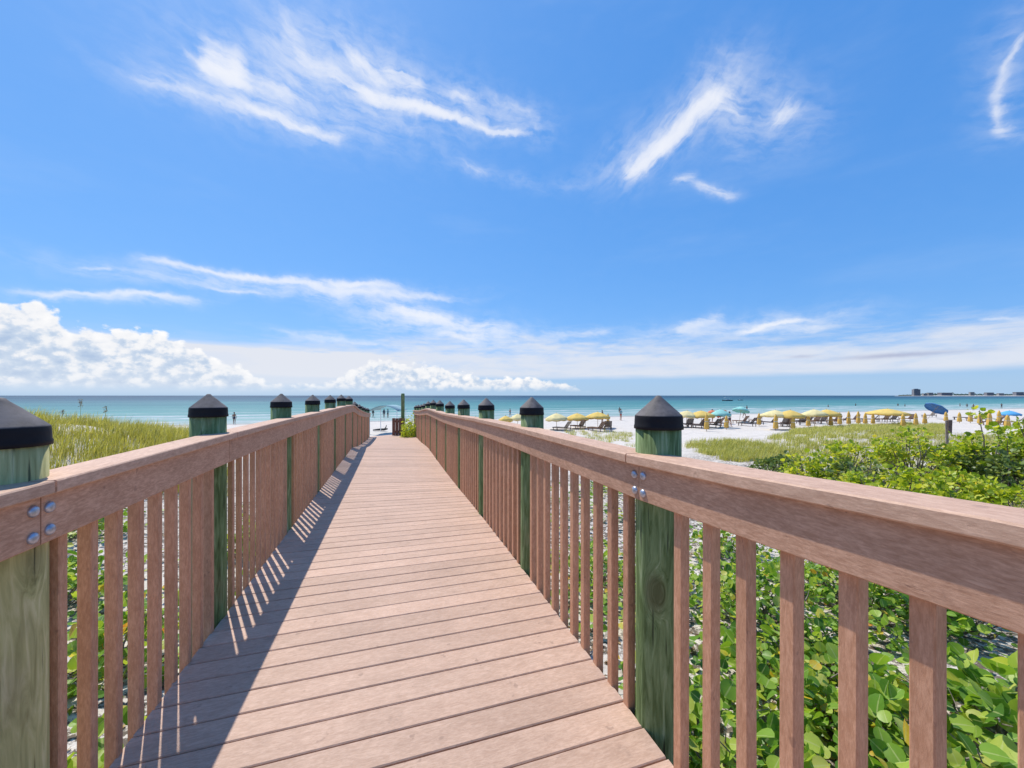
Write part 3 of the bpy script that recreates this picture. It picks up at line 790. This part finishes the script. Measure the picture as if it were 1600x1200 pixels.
# right: the grassy ridge in front of the umbrellas and thinner patches around it
A = scatter_pix([(1190, 690), (1245, 672), (1330, 665), (1420, 662), (1475, 664), (1475, 684), (1400, 690), (1350, 704), (1290, 704), (1230, 712), (1190, 706)], (15, 50), 2600, 60)
B = scatter_pix([(1075, 690), (1165, 690), (1260, 706), (1240, 728), (1140, 722), (1075, 704)], (10, 45), 700, 61)
C = scatter_pix([(1250, 700), (1380, 685), (1600, 680), (1700, 760), (1640, 850), (1350, 780), (1200, 740)], (5, 40), 700, 62)
D_ = scatter_pix([(880, 672), (985, 676), (1000, 700), (900, 690)], (12, 45), 160, 63)
grass('beach_grass', 'yellow green beach grass on the low ridge before the umbrellas', np.concatenate([A, B, C, D_]), 15, .38, .009, 'dunegrass', 64)

def sea_oat(u, zc, vtop, label):
    p = at(u, zc); top = EYE + (618 - vtop) / 600 * zc - p.z
    r = thing('sea_oat', label, 'sea oat', p, 0, 'sea oats on the left dune')
    MB().tube([(0, 0, 0), (.01, 0, top * .5), (.03, .01, top * .82), (.06, .02, top)], [.006, .005, .004, .003], 5).build('stalk', 'dunegrass', r)
    h = MB(); g = np.random.default_rng(int(u)); n = 60
    P = np.stack([.03 + g.normal(0, .025, n), g.normal(0, .025, n), top * (1 - .17 * g.uniform(0, 1, n))], -1)
    leaves(h, P, np.stack([g.normal(0, .5, n), g.normal(0, .5, n), -np.ones(n) * .4], -1), g.normal(0, 1, (n, 3)), np.full(n, .035), LEAF_SMALL)
    h.build('seed_head', 'litter', r)
sea_oat(124, 12.5, 623, 'dark seeded sea oat standing tallest above the left dune grass')
sea_oat(163, 13.0, 634, 'slim sea oat just right of the tallest one on the left dune')
sea_oat(96, 13.5, 640, 'short sea oat left of the tallest one on the dune')

# ---- dead leaves and twigs on the sand under the shrubs
def litter():
    g = np.random.default_rng(70); n = 5200
    side = np.where(g.uniform(0, 1, n) < .68, 1, -1)
    x = side * (1.0 + np.abs(g.gamma(1.6, 1.25, n))); y = g.uniform(-1.2, 10.5, n)
    P = np.stack([x, y, G(x, y) + .012], -1)
    a = g.uniform(0, 6.28, n)
    mb = MB(); leaves(mb, P, np.stack([np.cos(a), np.sin(a), g.normal(0, .2, n)], -1), unit(np.stack([g.normal(0, .35, n), g.normal(0, .35, n), np.ones(n)], -1)), g.uniform(.03, .085, n), LEAF_SMALL)
    tag(mb.build('leaf_litter', 'litter'), 'dry brown leaves scattered on the sand below the shrubs', 'leaf litter', kind='stuff')
    tw = MB()
    for i in range(520):
        sx = 1 if g.uniform() < .68 else -1
        x, y = sx * (1.05 + g.gamma(1.6, 1.1)), g.uniform(-.8, 9.5); a = g.uniform(0, 6.28); L = g.uniform(.12, .5)
        p = np.array([x, y, float(G(x, y)) + .015]); d = np.array([math.cos(a), math.sin(a), g.uniform(-.02, .45)]) * L
        if abs(x + d[0]) < 1.0: continue
        tw.tube([p, p + d * .5 + g.normal(0, .02, 3) * [1, 1, .3], p + d], [.005, .004, .002], 4)
    tag(tw.build('dead_twigs', 'twig'), 'grey dead twigs lying between the shrubs', 'twigs', kind='stuff')
    n = 2300; cl = g.uniform(0, 1, (90, 2)) * [4.6, 9.5] + [1.25, .2]; k = g.integers(0, 90, n)
    x = np.maximum(cl[k, 0] + g.normal(0, .22, n), 1.08); y = cl[k, 1] + g.normal(0, .22, n)
    lf = g.uniform(0, 1, n) < .22; x = np.where(lf, -x, x)
    P = np.stack([x, y, G(x, y) + g.uniform(.03, .16, n)], -1); a = g.uniform(0, 6.28, n)
    mb = MB(); leaves(mb, P, np.stack([np.cos(a), np.sin(a), g.normal(0.1, .2, n)], -1), unit(np.stack([g.normal(0, .4, n), g.normal(0, .4, n), np.ones(n)], -1)), g.uniform(.045, .11, n), LEAF_BIG)
    tag(mb.build('ground_vine_leaves', 'grape'), 'low green creeper leaves between the sea grape shrubs', 'creeper', kind='stuff')
litter()

def stake():
    p = at(1479, 13.0); r = thing('wooden_stake', 'brown wooden stake with a short board nailed to its top in the dune grass', 'stake', p)
    top = EYE - (656 - 618) / 600 * 13.0 - p.z
    MB().tube([(.02, 0, -.2), (.03, 0, top * .5), (.0, 0, top - .02)], [.045, .043, .04], 8).build('pole', 'drift', r)
    b = MB().box(-.07, .065, -.075, -.045, top - .46, top, .006).build('board', 'stake', r); b.rotation_euler = (0, R(2), -YAW)
stake()

# ------------------------------------------------------------------ the beach
SEAWARD = math.atan2(CY + .33 * SY, SY - .33 * CY)     # compass of "towards the water"
def canopy_mesh(r, rim, apex, drop, seg=8):
    """segmented umbrella cloth with sagging panels and a short valance, given a little thickness"""
    v = []; f = []; sub = 4; n = seg * sub
    rings = [.0, .25, .5, .75, 1.0]
    for off in (0, -.012):
        for q in rings:
            for k in range(n):
                a = 2 * math.pi * k / n; w = (k % sub) / sub
                sag = math.cos(math.pi / seg) / math.cos((w - .5) * 2 * math.pi / seg) if q > 0 else 1
                rr = r * q * (.55 + .45 * sag)
                z = apex + (rim - apex) * (q ** 1.35) - .05 * r * q * math.sin(math.pi * w) * .5
                v.append((rr * math.cos(a), rr * math.sin(a), z + off))
        for k in range(n):
            a = 2 * math.pi * k / n; w = (k % sub) / sub
            sag = math.cos(math.pi / seg) / math.cos((w - .5) * 2 * math.pi / seg); rr = r * (.55 + .45 * sag) * .99
            v.append((rr * math.cos(a), rr * math.sin(a), rim - drop * (.7 + .3 * math.sin(math.pi * w)) + off))
    m = len(rings)
    for o in (0, (m + 1) * n):
        for i in range(m):
            for k in range(n):
                q = (o + i * n + k, o + i * n + (k + 1) % n, o + (i + 1) * n + (k + 1) % n, o + (i + 1) * n + k)
                f.append(q if o == 0 else q[::-1])
    for k in range(n): f.append((m * n + k, m * n + (k + 1) % n, (2 * m + 1) * n + (k + 1) % n, (2 * m + 1) * n + k))
    return MB().add(v, f)
def parasol(u, vtop, vbase, wpx, label, mat='yellow', group=None, lean=0.0, lean_az=0.0, name='beach_umbrella', zc=None):
    if zc is None: p, zc = ground_at(u, vbase)
    p = at(u, zc)
    H = EYE + (618 - vtop) / 600 * zc - p.z; r = wpx / 600 * zc / 2
    root = thing(name, label, 'umbrella', p, rng.uniform(0, 1), group)
    if lean: root.rotation_euler = (Matrix.Rotation(lean_az, 3, 'Z') @ Matrix.Rotation(lean, 3, 'X') @ Matrix.Rotation(-lean_az, 3, 'Z')).to_euler()
    MB().tube([(0, 0, -.3), (0, 0, H * .5), (0, 0, H - .03)], .024, 8).build('pole', 'polewood', root)
    c = canopy_mesh(r, H - .55 * min(1, r), H - .04, .24).build('canopy', mat, root, True)
    MB().lathe([(.03, 0), (.035, .03), (.015, .07), (.004, .1)], 8, (0, 0, H - .05)).build('finial', 'polewood', root, True)
    rb = MB()
    for k in range(8):
        a = 2 * math.pi * k / 8; rb.tube([(0, 0, H - .75), (r * .55 * math.cos(a), r * .55 * math.sin(a), H - .36)], .008, 4)
    rb.build('ribs', 'polewood', root)
    return root
def closed_umbrella(u, vtop, vbase, label, group='closed yellow umbrellas standing on the sand', zc=None, mat='orange'):
    if zc is None: p, zc = ground_at(u, vbase)
    p = at(u, zc); H = EYE + (618 - vtop) / 600 * zc - p.z
    root = thing('closed_umbrella', label, 'umbrella', p, rng.uniform(0, 1), group)
    MB().tube([(0, 0, -.3), (0, 0, H)], .026, 8).build('pole', 'polewood', root)
    ph = rng.uniform(0, 6)
    MB().lathe([(.17, H * .12), (.19, H * .2), (.16, H * .45), (.13, H * .55), (.15, H * .62), (.10, H * .85), (.035, H * .97)], 24, (0, 0, 0), lambda a, z: .16 * math.sin(8 * a + ph)).build('folded_canopy', mat, root, True)
    MB().lathe([(.142, H * .535), (.146, H * .555), (.142, H * .575)], 16).build('tie_strap', 'white', root)
def lounger(u, vbase, label, turn=0.0, mat='brownwood', group='wooden loungers set out on the beach', zc=None, sc=1.0):
    if zc is None: p, zc = ground_at(u, vbase)
    p = at(u, zc); root = thing('beach_lounger', label, 'lounger', p, SEAWARD - math.pi / 2 + turn, group); root.scale = (sc,) * 3
    W = .34
    fr = MB()
    for x in (-W, W - .05): fr.box(x, x + .05, -.55, 1.25, .28, .35)
    fr.box(-W + .05, W - .05, 1.19, 1.25, .285, .345); fr.box(-W + .05, W - .05, -.55, -.49, .285, .345); fr.build('frame', mat, root)
    s = MB()
    for k in range(10): s.box(-W, W, -.10 + k * .134, -.10 + k * .134 + .10, .352, .372)
    s.build('seat', mat, root)
    b = MB(); ang = R(52)
    for k in range(7):
        t0 = .02 + k * .115; y0, z0 = -.14 - t0 * math.cos(ang), .36 + t0 * math.sin(ang); y1, z1 = -.14 - (t0 + .09) * math.cos(ang), .36 + (t0 + .09) * math.sin(ang)
        nx, nz = math.sin(ang) * .02, math.cos(ang) * .02
        b.add([(-W, y0, z0), (W, y0, z0), (W, y1, z1), (-W, y1, z1), (-W, y0 - nx, z0 - nz), (W, y0 - nx, z0 - nz), (W, y1 - nx, z1 - nz), (-W, y1 - nx, z1 - nz)], [(0, 1, 2, 3), (7, 6, 5, 4), (0, 4, 5, 1), (2, 6, 7, 3), (1, 5, 6, 2), (0, 3, 7, 4)])
    b.build('backrest', mat, root)
    MB().tube([(-W + .06, -.60, .95), (-W + .06, -.52, .33)], .018, 6).tube([(W - .06, -.60, .95), (W - .06, -.52, .33)], .018, 6).build('back_strut', mat, root)
    for x in (-W + .025, W - .025):
        for y in (-.45, 1.1): MB().box(x - .025, x + .025, y - .03, y + .03, -.06, .279).build('leg', mat, root)
    return root

GU = 'open yellow umbrellas shading the loungers'
for u, vt, vb, w, mt, lab in [
    (790, 649, 676, 21, 'yellow', 'open yellow umbrella left of the second right post, nearest the boardwalk'),
    (809, 646, 668, 24, 'paleyellow', 'pale yellow umbrella half hidden by the second post of the right railing'),
    (870, 645, 671, 33, 'paleyellow', 'open yellow umbrella just right of the second post, first in its row'),
    (902, 645, 670, 34, 'yellow', 'yellow umbrella in the middle of the three between the first two right posts'),
    (934, 643, 669, 36, 'yellow', 'yellow umbrella with a person standing behind it, last of three'),
    (1072, 641, 668, 32, 'paleyellow', 'pale yellow umbrella touching the first right post cap'),
    (1096, 641, 669, 36, 'yellow', 'yellow umbrella left of the teal one'),
    (1211, 640, 671, 38, 'paleyellow', 'yellow umbrella right of the open sand, left one of an overlapping pair'),
    (1234, 640, 671, 36, 'yellow', 'yellow umbrella overlapping its left neighbour above three loungers'),
    (1273, 639, 667, 34, 'paleyellow', 'pale yellow umbrella left of the group of closed umbrellas, left of a pair'),
    (1293, 639, 667, 34, 'yellow', 'yellow umbrella nearest the group of closed umbrellas'),
    (1386, 638, 664, 50, 'yellow', 'wide yellow umbrella standing alone between the closed ones')]:
    parasol(u, vt, vb, w * 1.08, lab, mt, GU, R(rng.uniform(-4, 4)), rng.uniform(0, 6))
parasol(1126, 639, 668, 30, 'pale teal umbrella between the yellow umbrella and the coral one', 'teal')
parasol(1113, 640, 661, 13, 'small coral umbrella peeping out left of the teal one', 'coral')
parasol(1142, 636, 663, 17, 'round coral umbrella leaning towards the walk, right of the teal one', 'coral', None, R(42), R(200))
parasol(1155, 634, 660, 24, 'turquoise umbrella farthest back behind the coral one', 'teal', None, R(14), R(100))
parasol(1449, 627, 655, 28, 'dark blue umbrella tilted over on the sand left of the stake', 'blue', None, R(38), R(70))
parasol(1577, 641, 655, 25, 'low sky blue umbrella near the right edge', 'lightblue')
for u, vt, vb, lab in [(1104, 646, 674, 'closed amber umbrella in front of the yellow one left of the teal umbrella'), (1135, 649, 671, 'closed amber umbrella below the coral umbrella'), (1212, 647, 673, 'closed amber umbrella before the overlapping yellow pair, left one'),
    (1239, 649, 673, 'closed amber umbrella before the overlapping yellow pair, right one'), (1263, 647, 668, 'closed amber umbrella left of the pale yellow pair'), (1298, 648, 667, 'closed amber umbrella under the edge of the yellow pair'),
    (1326, 642, 665, 'fattest closed amber umbrella standing in the grassy gap'), (1341, 642, 664, 'slim closed umbrella between two others above the grass'), (1352, 645, 664, 'closed amber umbrella right of the slim one above the grass'),
    (1411, 646, 668, 'closed amber umbrella right of the lone wide yellow umbrella'), (1431, 645, 666, 'closed amber umbrella under the tilted blue one'), (1478, 643, 660, 'closed amber umbrella just behind the wooden stake'),
    (1499, 644, 661, 'closed amber umbrella right of the wooden stake'), (1546, 643, 669, 'closed amber umbrella behind the leggy shrub'), (1561, 641, 664, 'slim closed umbrella behind the leggy shrub, left of the sky blue one'), (1574, 648, 669, 'closed amber umbrella in front of the sky blue umbrella'), (1186, 645, 666, 'closed amber umbrella alone on the open sand'), (1312, 644, 665, 'closed amber umbrella between the second yellow pair and the fattest one'), (1364, 645, 664, 'closed amber umbrella left of the lone wide umbrella'), (1445, 645, 664, 'closed amber umbrella below the edge of the blue one'), (1516, 643, 661, 'closed amber umbrella second to the right of the stake'), (1531, 645, 664, 'closed amber umbrella left of the leggy shrub'), (950, 646, 668, 'closed amber umbrella right of the person by the yellow umbrellas')]:
    closed_umbrella(u, vt, vb, lab)
for u, vb, tn, mt, lab in [(882, 674, .5, 'drift', 'weathered wooden lounger closest to the walk under the first yellow umbrella'), (906, 671, .2, 'brownwood', 'brown lounger under the middle umbrella of the three'), (936, 674, .3, 'brownwood', 'brown lounger with its back to the person standing'), (950, 673, -.5, 'darkwood', 'dark lounger angled away right of the brown one'),
    (1076, 668, -.4, 'darkwood', 'dark lounger right beside the first post cap'), (1093, 668, .2, 'brownwood', 'brown lounger under the yellow umbrella left of the teal one'), (1098, 670, .1, 'darkwood', 'dark lounger behind the first closed amber umbrella'), (1116, 668, .1, 'darkwood', 'dark lounger under the small coral umbrella'), (1123, 665, .3, 'brownwood', 'brown lounger under the teal umbrella'),
    (1161, 662, .1, 'brownwood', 'brown lounger alone right of the coral umbrella'), (1205, 664, .1, 'darkwood', 'dark lounger left of the overlapping yellow pair'), (1225, 667, -.5, 'darkwood', 'dark lounger in the middle of three under the yellow pair'), (1233, 666, -.5, 'brownwood', 'brown lounger seen between the two closed umbrellas'), (1252, 664, -.6, 'darkwood', 'dark lounger leaning right of the overlapping yellow pair'),
    (1274, 662, -.4, 'brownwood', 'brown lounger under the pale yellow umbrella'), (1284, 662, -.4, 'darkwood', 'dark lounger under the yellow pair, left of the closed umbrella'), (1382, 659, -.4, 'brownwood', 'brown lounger under the lone wide umbrella, left one'), (1394, 659, -.4, 'darkwood', 'dark lounger under the lone wide umbrella, right one'), (1455, 652, 1.2, 'darkwood', 'dark lounger turned sideways under the tilted blue umbrella'), (1172, 666, .2, 'darkwood', 'dark lounger on open sand between the coral umbrella and the yellow pair'), (1183, 661, -.3, 'brownwood', 'brown lounger farther back on the open sand before the yellow pair'), (1262, 662, .1, 'darkwood', 'dark lounger between the two yellow pairs'), (1306, 662, -.4, 'brownwood', 'brown lounger right of the second yellow pair'), (1318, 660, .2, 'darkwood', 'dark lounger left of the fattest closed umbrella'), (1334, 659, -.2, 'brownwood', 'brown lounger behind the slim closed umbrella'), (1364, 659, .3, 'darkwood', 'dark lounger left of the lone wide umbrella'), (1421, 658, -.4, 'brownwood', 'brown lounger between the closed umbrellas left of the blue one'), (1510, 656, .3, 'darkwood', 'dark lounger right of the closed umbrella beyond the stake'), (1530, 659, -.3, 'brownwood', 'brown lounger left of the leggy shrub top'), (1057, 667, .3, 'brownwood', 'brown lounger half hidden by the first post cap'), (1588, 664, .2, 'brownwood', 'brown lounger near the right edge by the sky blue umbrella'), (1555, 664, .9, 'brownwood', 'brown lounger half hidden by the leggy shrub')]:
    lounger(u, vb, lab, tn, mt)

# ---- people: one skinned body each, with hair and swimwear
def body_mesh(sit=0.0, stride=0.0, arm=0.0):
    V = dict(pelvis=(0, 0, .93), waist=(0, .01, 1.08), chest=(0, .0, 1.30), neck=(0, -.01, 1.46), skull=(0, -.03, 1.56), crown=(0, -.02, 1.67))
    rad = dict(pelvis=(.135, .105), waist=(.12, .09), chest=(.15, .105), neck=(.05, .05), skull=(.078, .092), crown=(.06, .07))
    E_ = [('pelvis', 'waist'), ('waist', 'chest'), ('chest', 'neck'), ('neck', 'skull'), ('skull', 'crown')]
    for s, n in ((-1, 'L'), (1, 'R')):
        st = stride * s
        V.update({'sh' + n: (s * .18, 0, 1.39), 'el' + n: (s * .25, .03 - st * .12, 1.12 + arm * .1), 'wr' + n: (s * (.25 - arm * .1), -.05 - st * .2 - arm * .15, .89 + arm * .3), 'ha' + n: (s * (.25 - arm * .14), -.07 - st * .22 - arm * .2, .80 + arm * .36),
                  'hp' + n: (s * .09, 0, .88), 'kn' + n: (s * .10, -.02 + st * .16, .49), 'an' + n: (s * .10, .03 + st * .30, .08), 'to' + n: (s * .115, -.13 + st * .30, .03)})
        rad.update({'sh' + n: (.058, .058), 'el' + n: (.042, .042), 'wr' + n: (.029, .03), 'ha' + n: (.035, .02), 'hp' + n: (.09, .09), 'kn' + n: (.057, .06), 'an' + n: (.037, .042), 'to' + n: (.038, .026)})
        E_ += [('chest', 'sh' + n), ('sh' + n, 'el' + n), ('el' + n, 'wr' + n), ('wr' + n, 'ha' + n), ('pelvis', 'hp' + n), ('hp' + n, 'kn' + n), ('kn' + n, 'an' + n), ('an' + n, 'to' + n)]
    ks = list(V); me = bpy.data.meshes.new('body'); me.from_pydata([V[k] for k in ks], [(ks.index(a), ks.index(b)) for a, b in E_], [])
    o = bpy.data.objects.new('body', me); COL.objects.link(o)
    o.modifiers.new('skin', 'SKIN'); sd = me.skin_vertices[0].data
    for i, k in enumerate(ks): sd[i].radius = rad[k]; sd[i].use_root = (k == 'pelvis')
    o.modifiers.new('sub', 'SUBSURF').levels = 1
    dg = bpy.context.evaluated_depsgraph_get(); dg.update()
    res = bpy.data.meshes.new_from_object(o.evaluated_get(dg)); bpy.data.objects.remove(o)
    res.polygons.foreach_set('use_smooth', [True] * len(res.polygons))
    return res
BODIES = [body_mesh(), body_mesh(stride=.7), body_mesh(arm=1.0), body_mesh(stride=-.5, arm=.5)]
def person(u, v, label, variant=0, skin='skin', wear='navy', face=0.0, zc=None, sink=0.0, shirt=None, sc=1.0, group=None):
    if zc is None: p, zc = ground_at(u, v)
    p = at(u, zc)
    if p.z < SEA_Z: p.z = max(p.z, SEA_Z - sink)
    me = BODIES[variant].copy(); me.materials.clear(); me.materials.append(M[skin])
    b = bpy.data.objects.new('person', me); COL.objects.link(b); b.location = p; b.rotation_euler = (0, 0, face); b.scale = (sc,) * 3
    tag(b, label, 'person', group)
    MB().lathe([(.088, 1.585), (.098, 1.62), (.090, 1.68), (.05, 1.725), (.01, 1.735)], 14, (0, .012, 0)).build('hair', 'hair', b, True)
    MB().lathe([(.165, .80), (.175, .90), (.150, 1.02), (.135, 1.03)], 18, (0, 0, 0), lambda a, z: -.18 * abs(math.sin(a))).build('swimwear', wear, b, True)
    if shirt: MB().lathe([(.17, 1.0), (.165, 1.12), (.185, 1.30), (.20, 1.40), (.09, 1.46)], 18, (0, 0, 0), lambda a, z: -.26 * abs(math.sin(a))).build('shirt', shirt, b, True)
    return b
for a in [(941, 662, 'person in dark clothes standing behind the yellow umbrellas between the first two right posts', 0, 'skin_dark', 'blackcloth', .4, None, 0, 'blackcloth'),
          (1163, 653, 'person in red swimwear standing on the sand right of the turquoise umbrella', 1, 'skin_dark', 'redcloth', 1.0),
          (970, 657, 'person in aqua shirt by the first post cap, left of it', 2, 'skin', 'redcloth', .2, None, 0, 'aqua'),
          (797, 653, 'person walking at the waterline left of the second right post', 1, 'skin', 'aqua', 2.2),
          (366, 664, 'person in dark swimwear at the waterline beyond the left dune', 0, 'skin_dark', 'navy', .8, 55),
          (583, 655, 'person walking left of the grey blue canopy at the end of the walk', 1, 'skin_dark', 'blackcloth', 1.2, None, 0, 'blackcloth'),
          (600, 655, 'person standing under the grey blue canopy', 0, 'skin_dark', 'navy', -.4, None, 0, 'navy'),
          (606, 655, 'second person under the grey blue canopy, arms forward', 2, 'skin_dark', 'blackcloth', .9, None, 0, 'aqua'),
          (1113, 661, 'person sitting height beside the small coral umbrella', 2, 'skin', 'redcloth', .6),
          (1140, 667, 'person in dark swimwear below the round coral umbrella', 3, 'skin', 'navy', .2, None, 0, 'white')]:
    person(*a)
GW = 'bathers standing in the shallow water'
for u, v, sk, var, lab in [(1167, 640, .45, 0, 'bather standing in the surf right of the boats'), (1337, 634, .75, 2, 'bather in the water above the closed umbrellas'), (1403, 634, .7, 0, 'bather right above the lone wide yellow umbrella'), (1414, 635, .7, 3, 'bather beside the one above the lone wide umbrella'),
    (1500, 635, .5, 0, 'bather above the stake, left one of two'), (1511, 636, .4, 1, 'bather above the stake, right one of two'), (1565, 638, .3, 2, 'bather in the shallows above the sky blue umbrella'), (1521, 643, .2, 1, 'bather at the water edge right of the stake'), (1294, 636, .8, 3, 'bather in the surf over the yellow pair'), (968, 645, .3, 0, 'bather in the water left of the first post cap')]:
    zc = (EYE - SEA_Z) * 600 / (v - 618); person(u, v, lab, var, 'skin_dark', 'navy', u * .7, zc, sk, None, 1.0, GW)

# ---- shade canopy, driftwood, boats
def shade_canopy(u, zc):
    p = at(u, zc); r = thing('shade_canopy', 'grey blue arched shade canopy on thin poles beyond the end of the walk', 'canopy', p, -YAW)
    w = 44 / 600 * zc / 2; H = EYE + (618 - 633) / 600 * zc - p.z; L = 1.5; n = 12; rise = .48
    v = []
    for o in (0, -.03):
        for y in (-L, L):
            for k in range(n + 1):
                x = -1 + 2 * k / n; v.append((x * w, y, H - rise * (x * x) + o))
    m = n + 1; f = []
    for k in range(n):
        f += [(k, k + 1, m + k + 1, m + k), (2 * m + m + k, 3 * m + k + 1, 2 * m + k + 1, 2 * m + k), (k + 1, k, 2 * m + k, 2 * m + k + 1), (m + k, m + k + 1, 3 * m + k + 1, 3 * m + k)]
    f += [(0, m, 3 * m, 2 * m), (n, 2 * m + n, 3 * m + n, m + n)]
    MB().add(v, f).build('roof', 'arch', r, True)
    for x in (-1, 1):
        for y in (-L, L): MB().tube([(x * w * .93, y * .97, -.2), (x * w * .93, y * .97, H - rise * .88)], .035, 6).build('pole', 'paintwhite', r)
shade_canopy(607, 36)
def driftwood():
    p, zc = ground_at(597, 674); p.z += .06
    r = tag(MB().tube([(-.9, 0, .05), (-.3, .08, .10), (.2, .0, .12), (.55, -.05, .18)], [.06, .11, .12, .07], 9).tube([(.2, 0, .12), (.35, .1, .32), (.38, .16, .55)], [.07, .05, .03], 7).build('driftwood', 'cooler', None, True), 'dark forked driftwood lying on the sand past the deck end', 'driftwood')
    r.location = p; r.rotation_euler = (0, 0, -YAW)
driftwood()
def boat(u, v, px, label, canopy=True):
    zc = (EYE - SEA_Z) * 600 / (v - 618); p = cw((u - 800) / 600 * zc, zc, SEA_Z); L = px / 600 * zc; s = L / 8
    r = thing('boat', label, 'boat', p, -YAW + .15)
    prof = [(-4, .15), (-3.9, .95), (3.2, 1.0), (4.1, 1.15), (3.4, .1)]
    m = MB(); v_ = []
    for wy in (-1.2, 1.2):
        for a, b in prof: v_.append((a * s, wy * s * (.75 if a > 3.3 else 1), (b - .25) * s))
    m.add(v_, [(0, 1, 2, 3, 4), (9, 8, 7, 6, 5)] + [(i, 5 + i, 5 + (i + 1) % 5, (i + 1) % 5) for i in range(5)]); m.build('hull', 'hull', r)
    MB().box(-1.2 * s, 1.0 * s, -.6 * s, .6 * s, .74 * s, 1.5 * s, .05).build('console', 'paintwhite', r)
    if canopy:
        MB().box(-2.6 * s, 2.3 * s, -1.15 * s, 1.15 * s, 2.45 * s, 2.6 * s, .05).build('sun_top', 'paintwhite', r)
        for x in (-2.4, 2.1):
            for y in (-1.0, 1.0): MB().tube([(x * s, y * s, .7 * s), (x * s, y * s, 2.46 * s)], .05 * s, 5).build('post', 'paintwhite', r)
    MB().box(-4.35 * s, -3.95 * s, -.25 * s, .25 * s, .0, 1.1 * s, .04).build('outboard_motor', 'cooler', r)
boat(1137, 626.5, 16, 'dark hulled boat with a flat white sun top offshore')
boat(1157, 625.5, 8, 'small open skiff just right of the boat with the sun top', False)

# ---- far shore: a spit with trees, low houses and one tower, some 2.6 km off
def far_shore():
    Z = 2600.0
    def fx(u, z=Z): return cw((u - 800) / 600 * z, z, SEA_Z)
    v = []; us = np.linspace(1398, 1900, 50)
    for k, u in enumerate(us):
        h = 1.2 + 3.0 * min(1, max(0, (u - 1398) / 60))
        for d, hh in ((-25, -1.0), (0, h * .6), (60, h), (500, h), (560, -1.0)):
            p = fx(u, Z + d + 90 * max(0, (1430 - u) / 32) ** 2 * .3); v.append((p.x, p.y, SEA_Z + hh))
    f = [(i * 5 + j, (i + 1) * 5 + j, (i + 1) * 5 + j + 1, i * 5 + j + 1) for i in range(len(us) - 1) for j in range(4)]
    tag(MB().add(v, f).build('far_shore', 'farshore', None, True), 'low sandy spit on the horizon at the right', 'shore', kind='structure')
    g = np.random.default_rng(90); mb = MB(); n = 15000
    u = g.uniform(1404, 1900, n); prof = .35 + .4 * np.abs(np.sin(u * .21) * np.sin(u * .083 + 1)) + .25 * (np.sin(u * .9) > .3)
    hgt = (5 + 13 * prof) * np.clip((u - 1398) / 45, .15, 1) * np.where((u > 1460) & (u < 1492), 1.25, 1)
    z = Z + g.uniform(60, 260, n); xr = (u - 800) / 600 * z
    P = np.stack([xr * CY + z * SY, -xr * SY + z * CY, SEA_Z + 3 + hgt * g.uniform(0, 1, n) ** .7], -1)
    leaves(mb, P, g.normal(0, 1, (n, 3)), g.normal(0, 1, (n, 3)), g.uniform(2.2, 5.0, n), LEAF_SMALL)
    tag(mb.build('far_treeline', 'farleaf'), 'dark line of trees on the far spit', 'trees', kind='stuff')
    def block(u, wpx, hm, mat, label, name='building', floors=0, z=Z + 40, roof=True):
        p = fx(u, z); w = wpx / 600 * z; d = w * .7
        r = thing(name, label, 'building', (p.x, p.y, SEA_Z + 2.5), -YAW - .3)
        MB().box(-w / 2, w / 2, -d / 2, d / 2, 0, hm, .3).build('wall', mat, r)
        for k in range(floors):
            zz = hm * (k + .35) / floors
            MB().box(-w * .44, w * .44, -d / 2 - .25, -d / 2 - .05, zz, zz + hm / floors * .45).build('window_band', 'glass', r)
        if roof: MB().box(-w * .53, w * .53, -d * .53, d * .53, hm + .02, hm + 1.2, .2).build('roof', 'tileroof', r)
        else:
            MB().box(-w * .3, w * .3, -d * .3, d * .3, hm + .02, hm + 4, .3).build('plant_room', mat, r)
            for s in (-1, 1): MB().box(s * w * .5 - 1.2, s * w * .5 + 1.2, -d * .56, -d * .505, 0, hm + 1, .2).build('pier', 'concrete', r)
    block(1431, 7.5, 44, 'towerwall', 'lone grey high rise on the far spit', 'tower', 11, Z + 30, False)
    for u, w, h, mt, lab in [(1445, 5, 14, 'concrete', 'pale low building just right of the far high rise'), (1453, 6, 20, 'concrete', 'taller pale building between the high rise and the dark trees'), (1476, 13, 20, 'towerwall', 'long dark building right of the high rise on the far spit'), (1518, 5, 24, 'concrete', 'narrow pale building standing above the far trees'),
        (1545, 8, 21, 'towerwall', 'grey building above the far trees left of the edge'), (1563, 6, 16, 'concrete', 'low pale building in the far trees near the edge'), (1591, 9, 24, 'towerwall', 'grey block on the far spit at the right edge')]:
        block(u, w, h, mt, lab, 'building', 4)
far_shore()
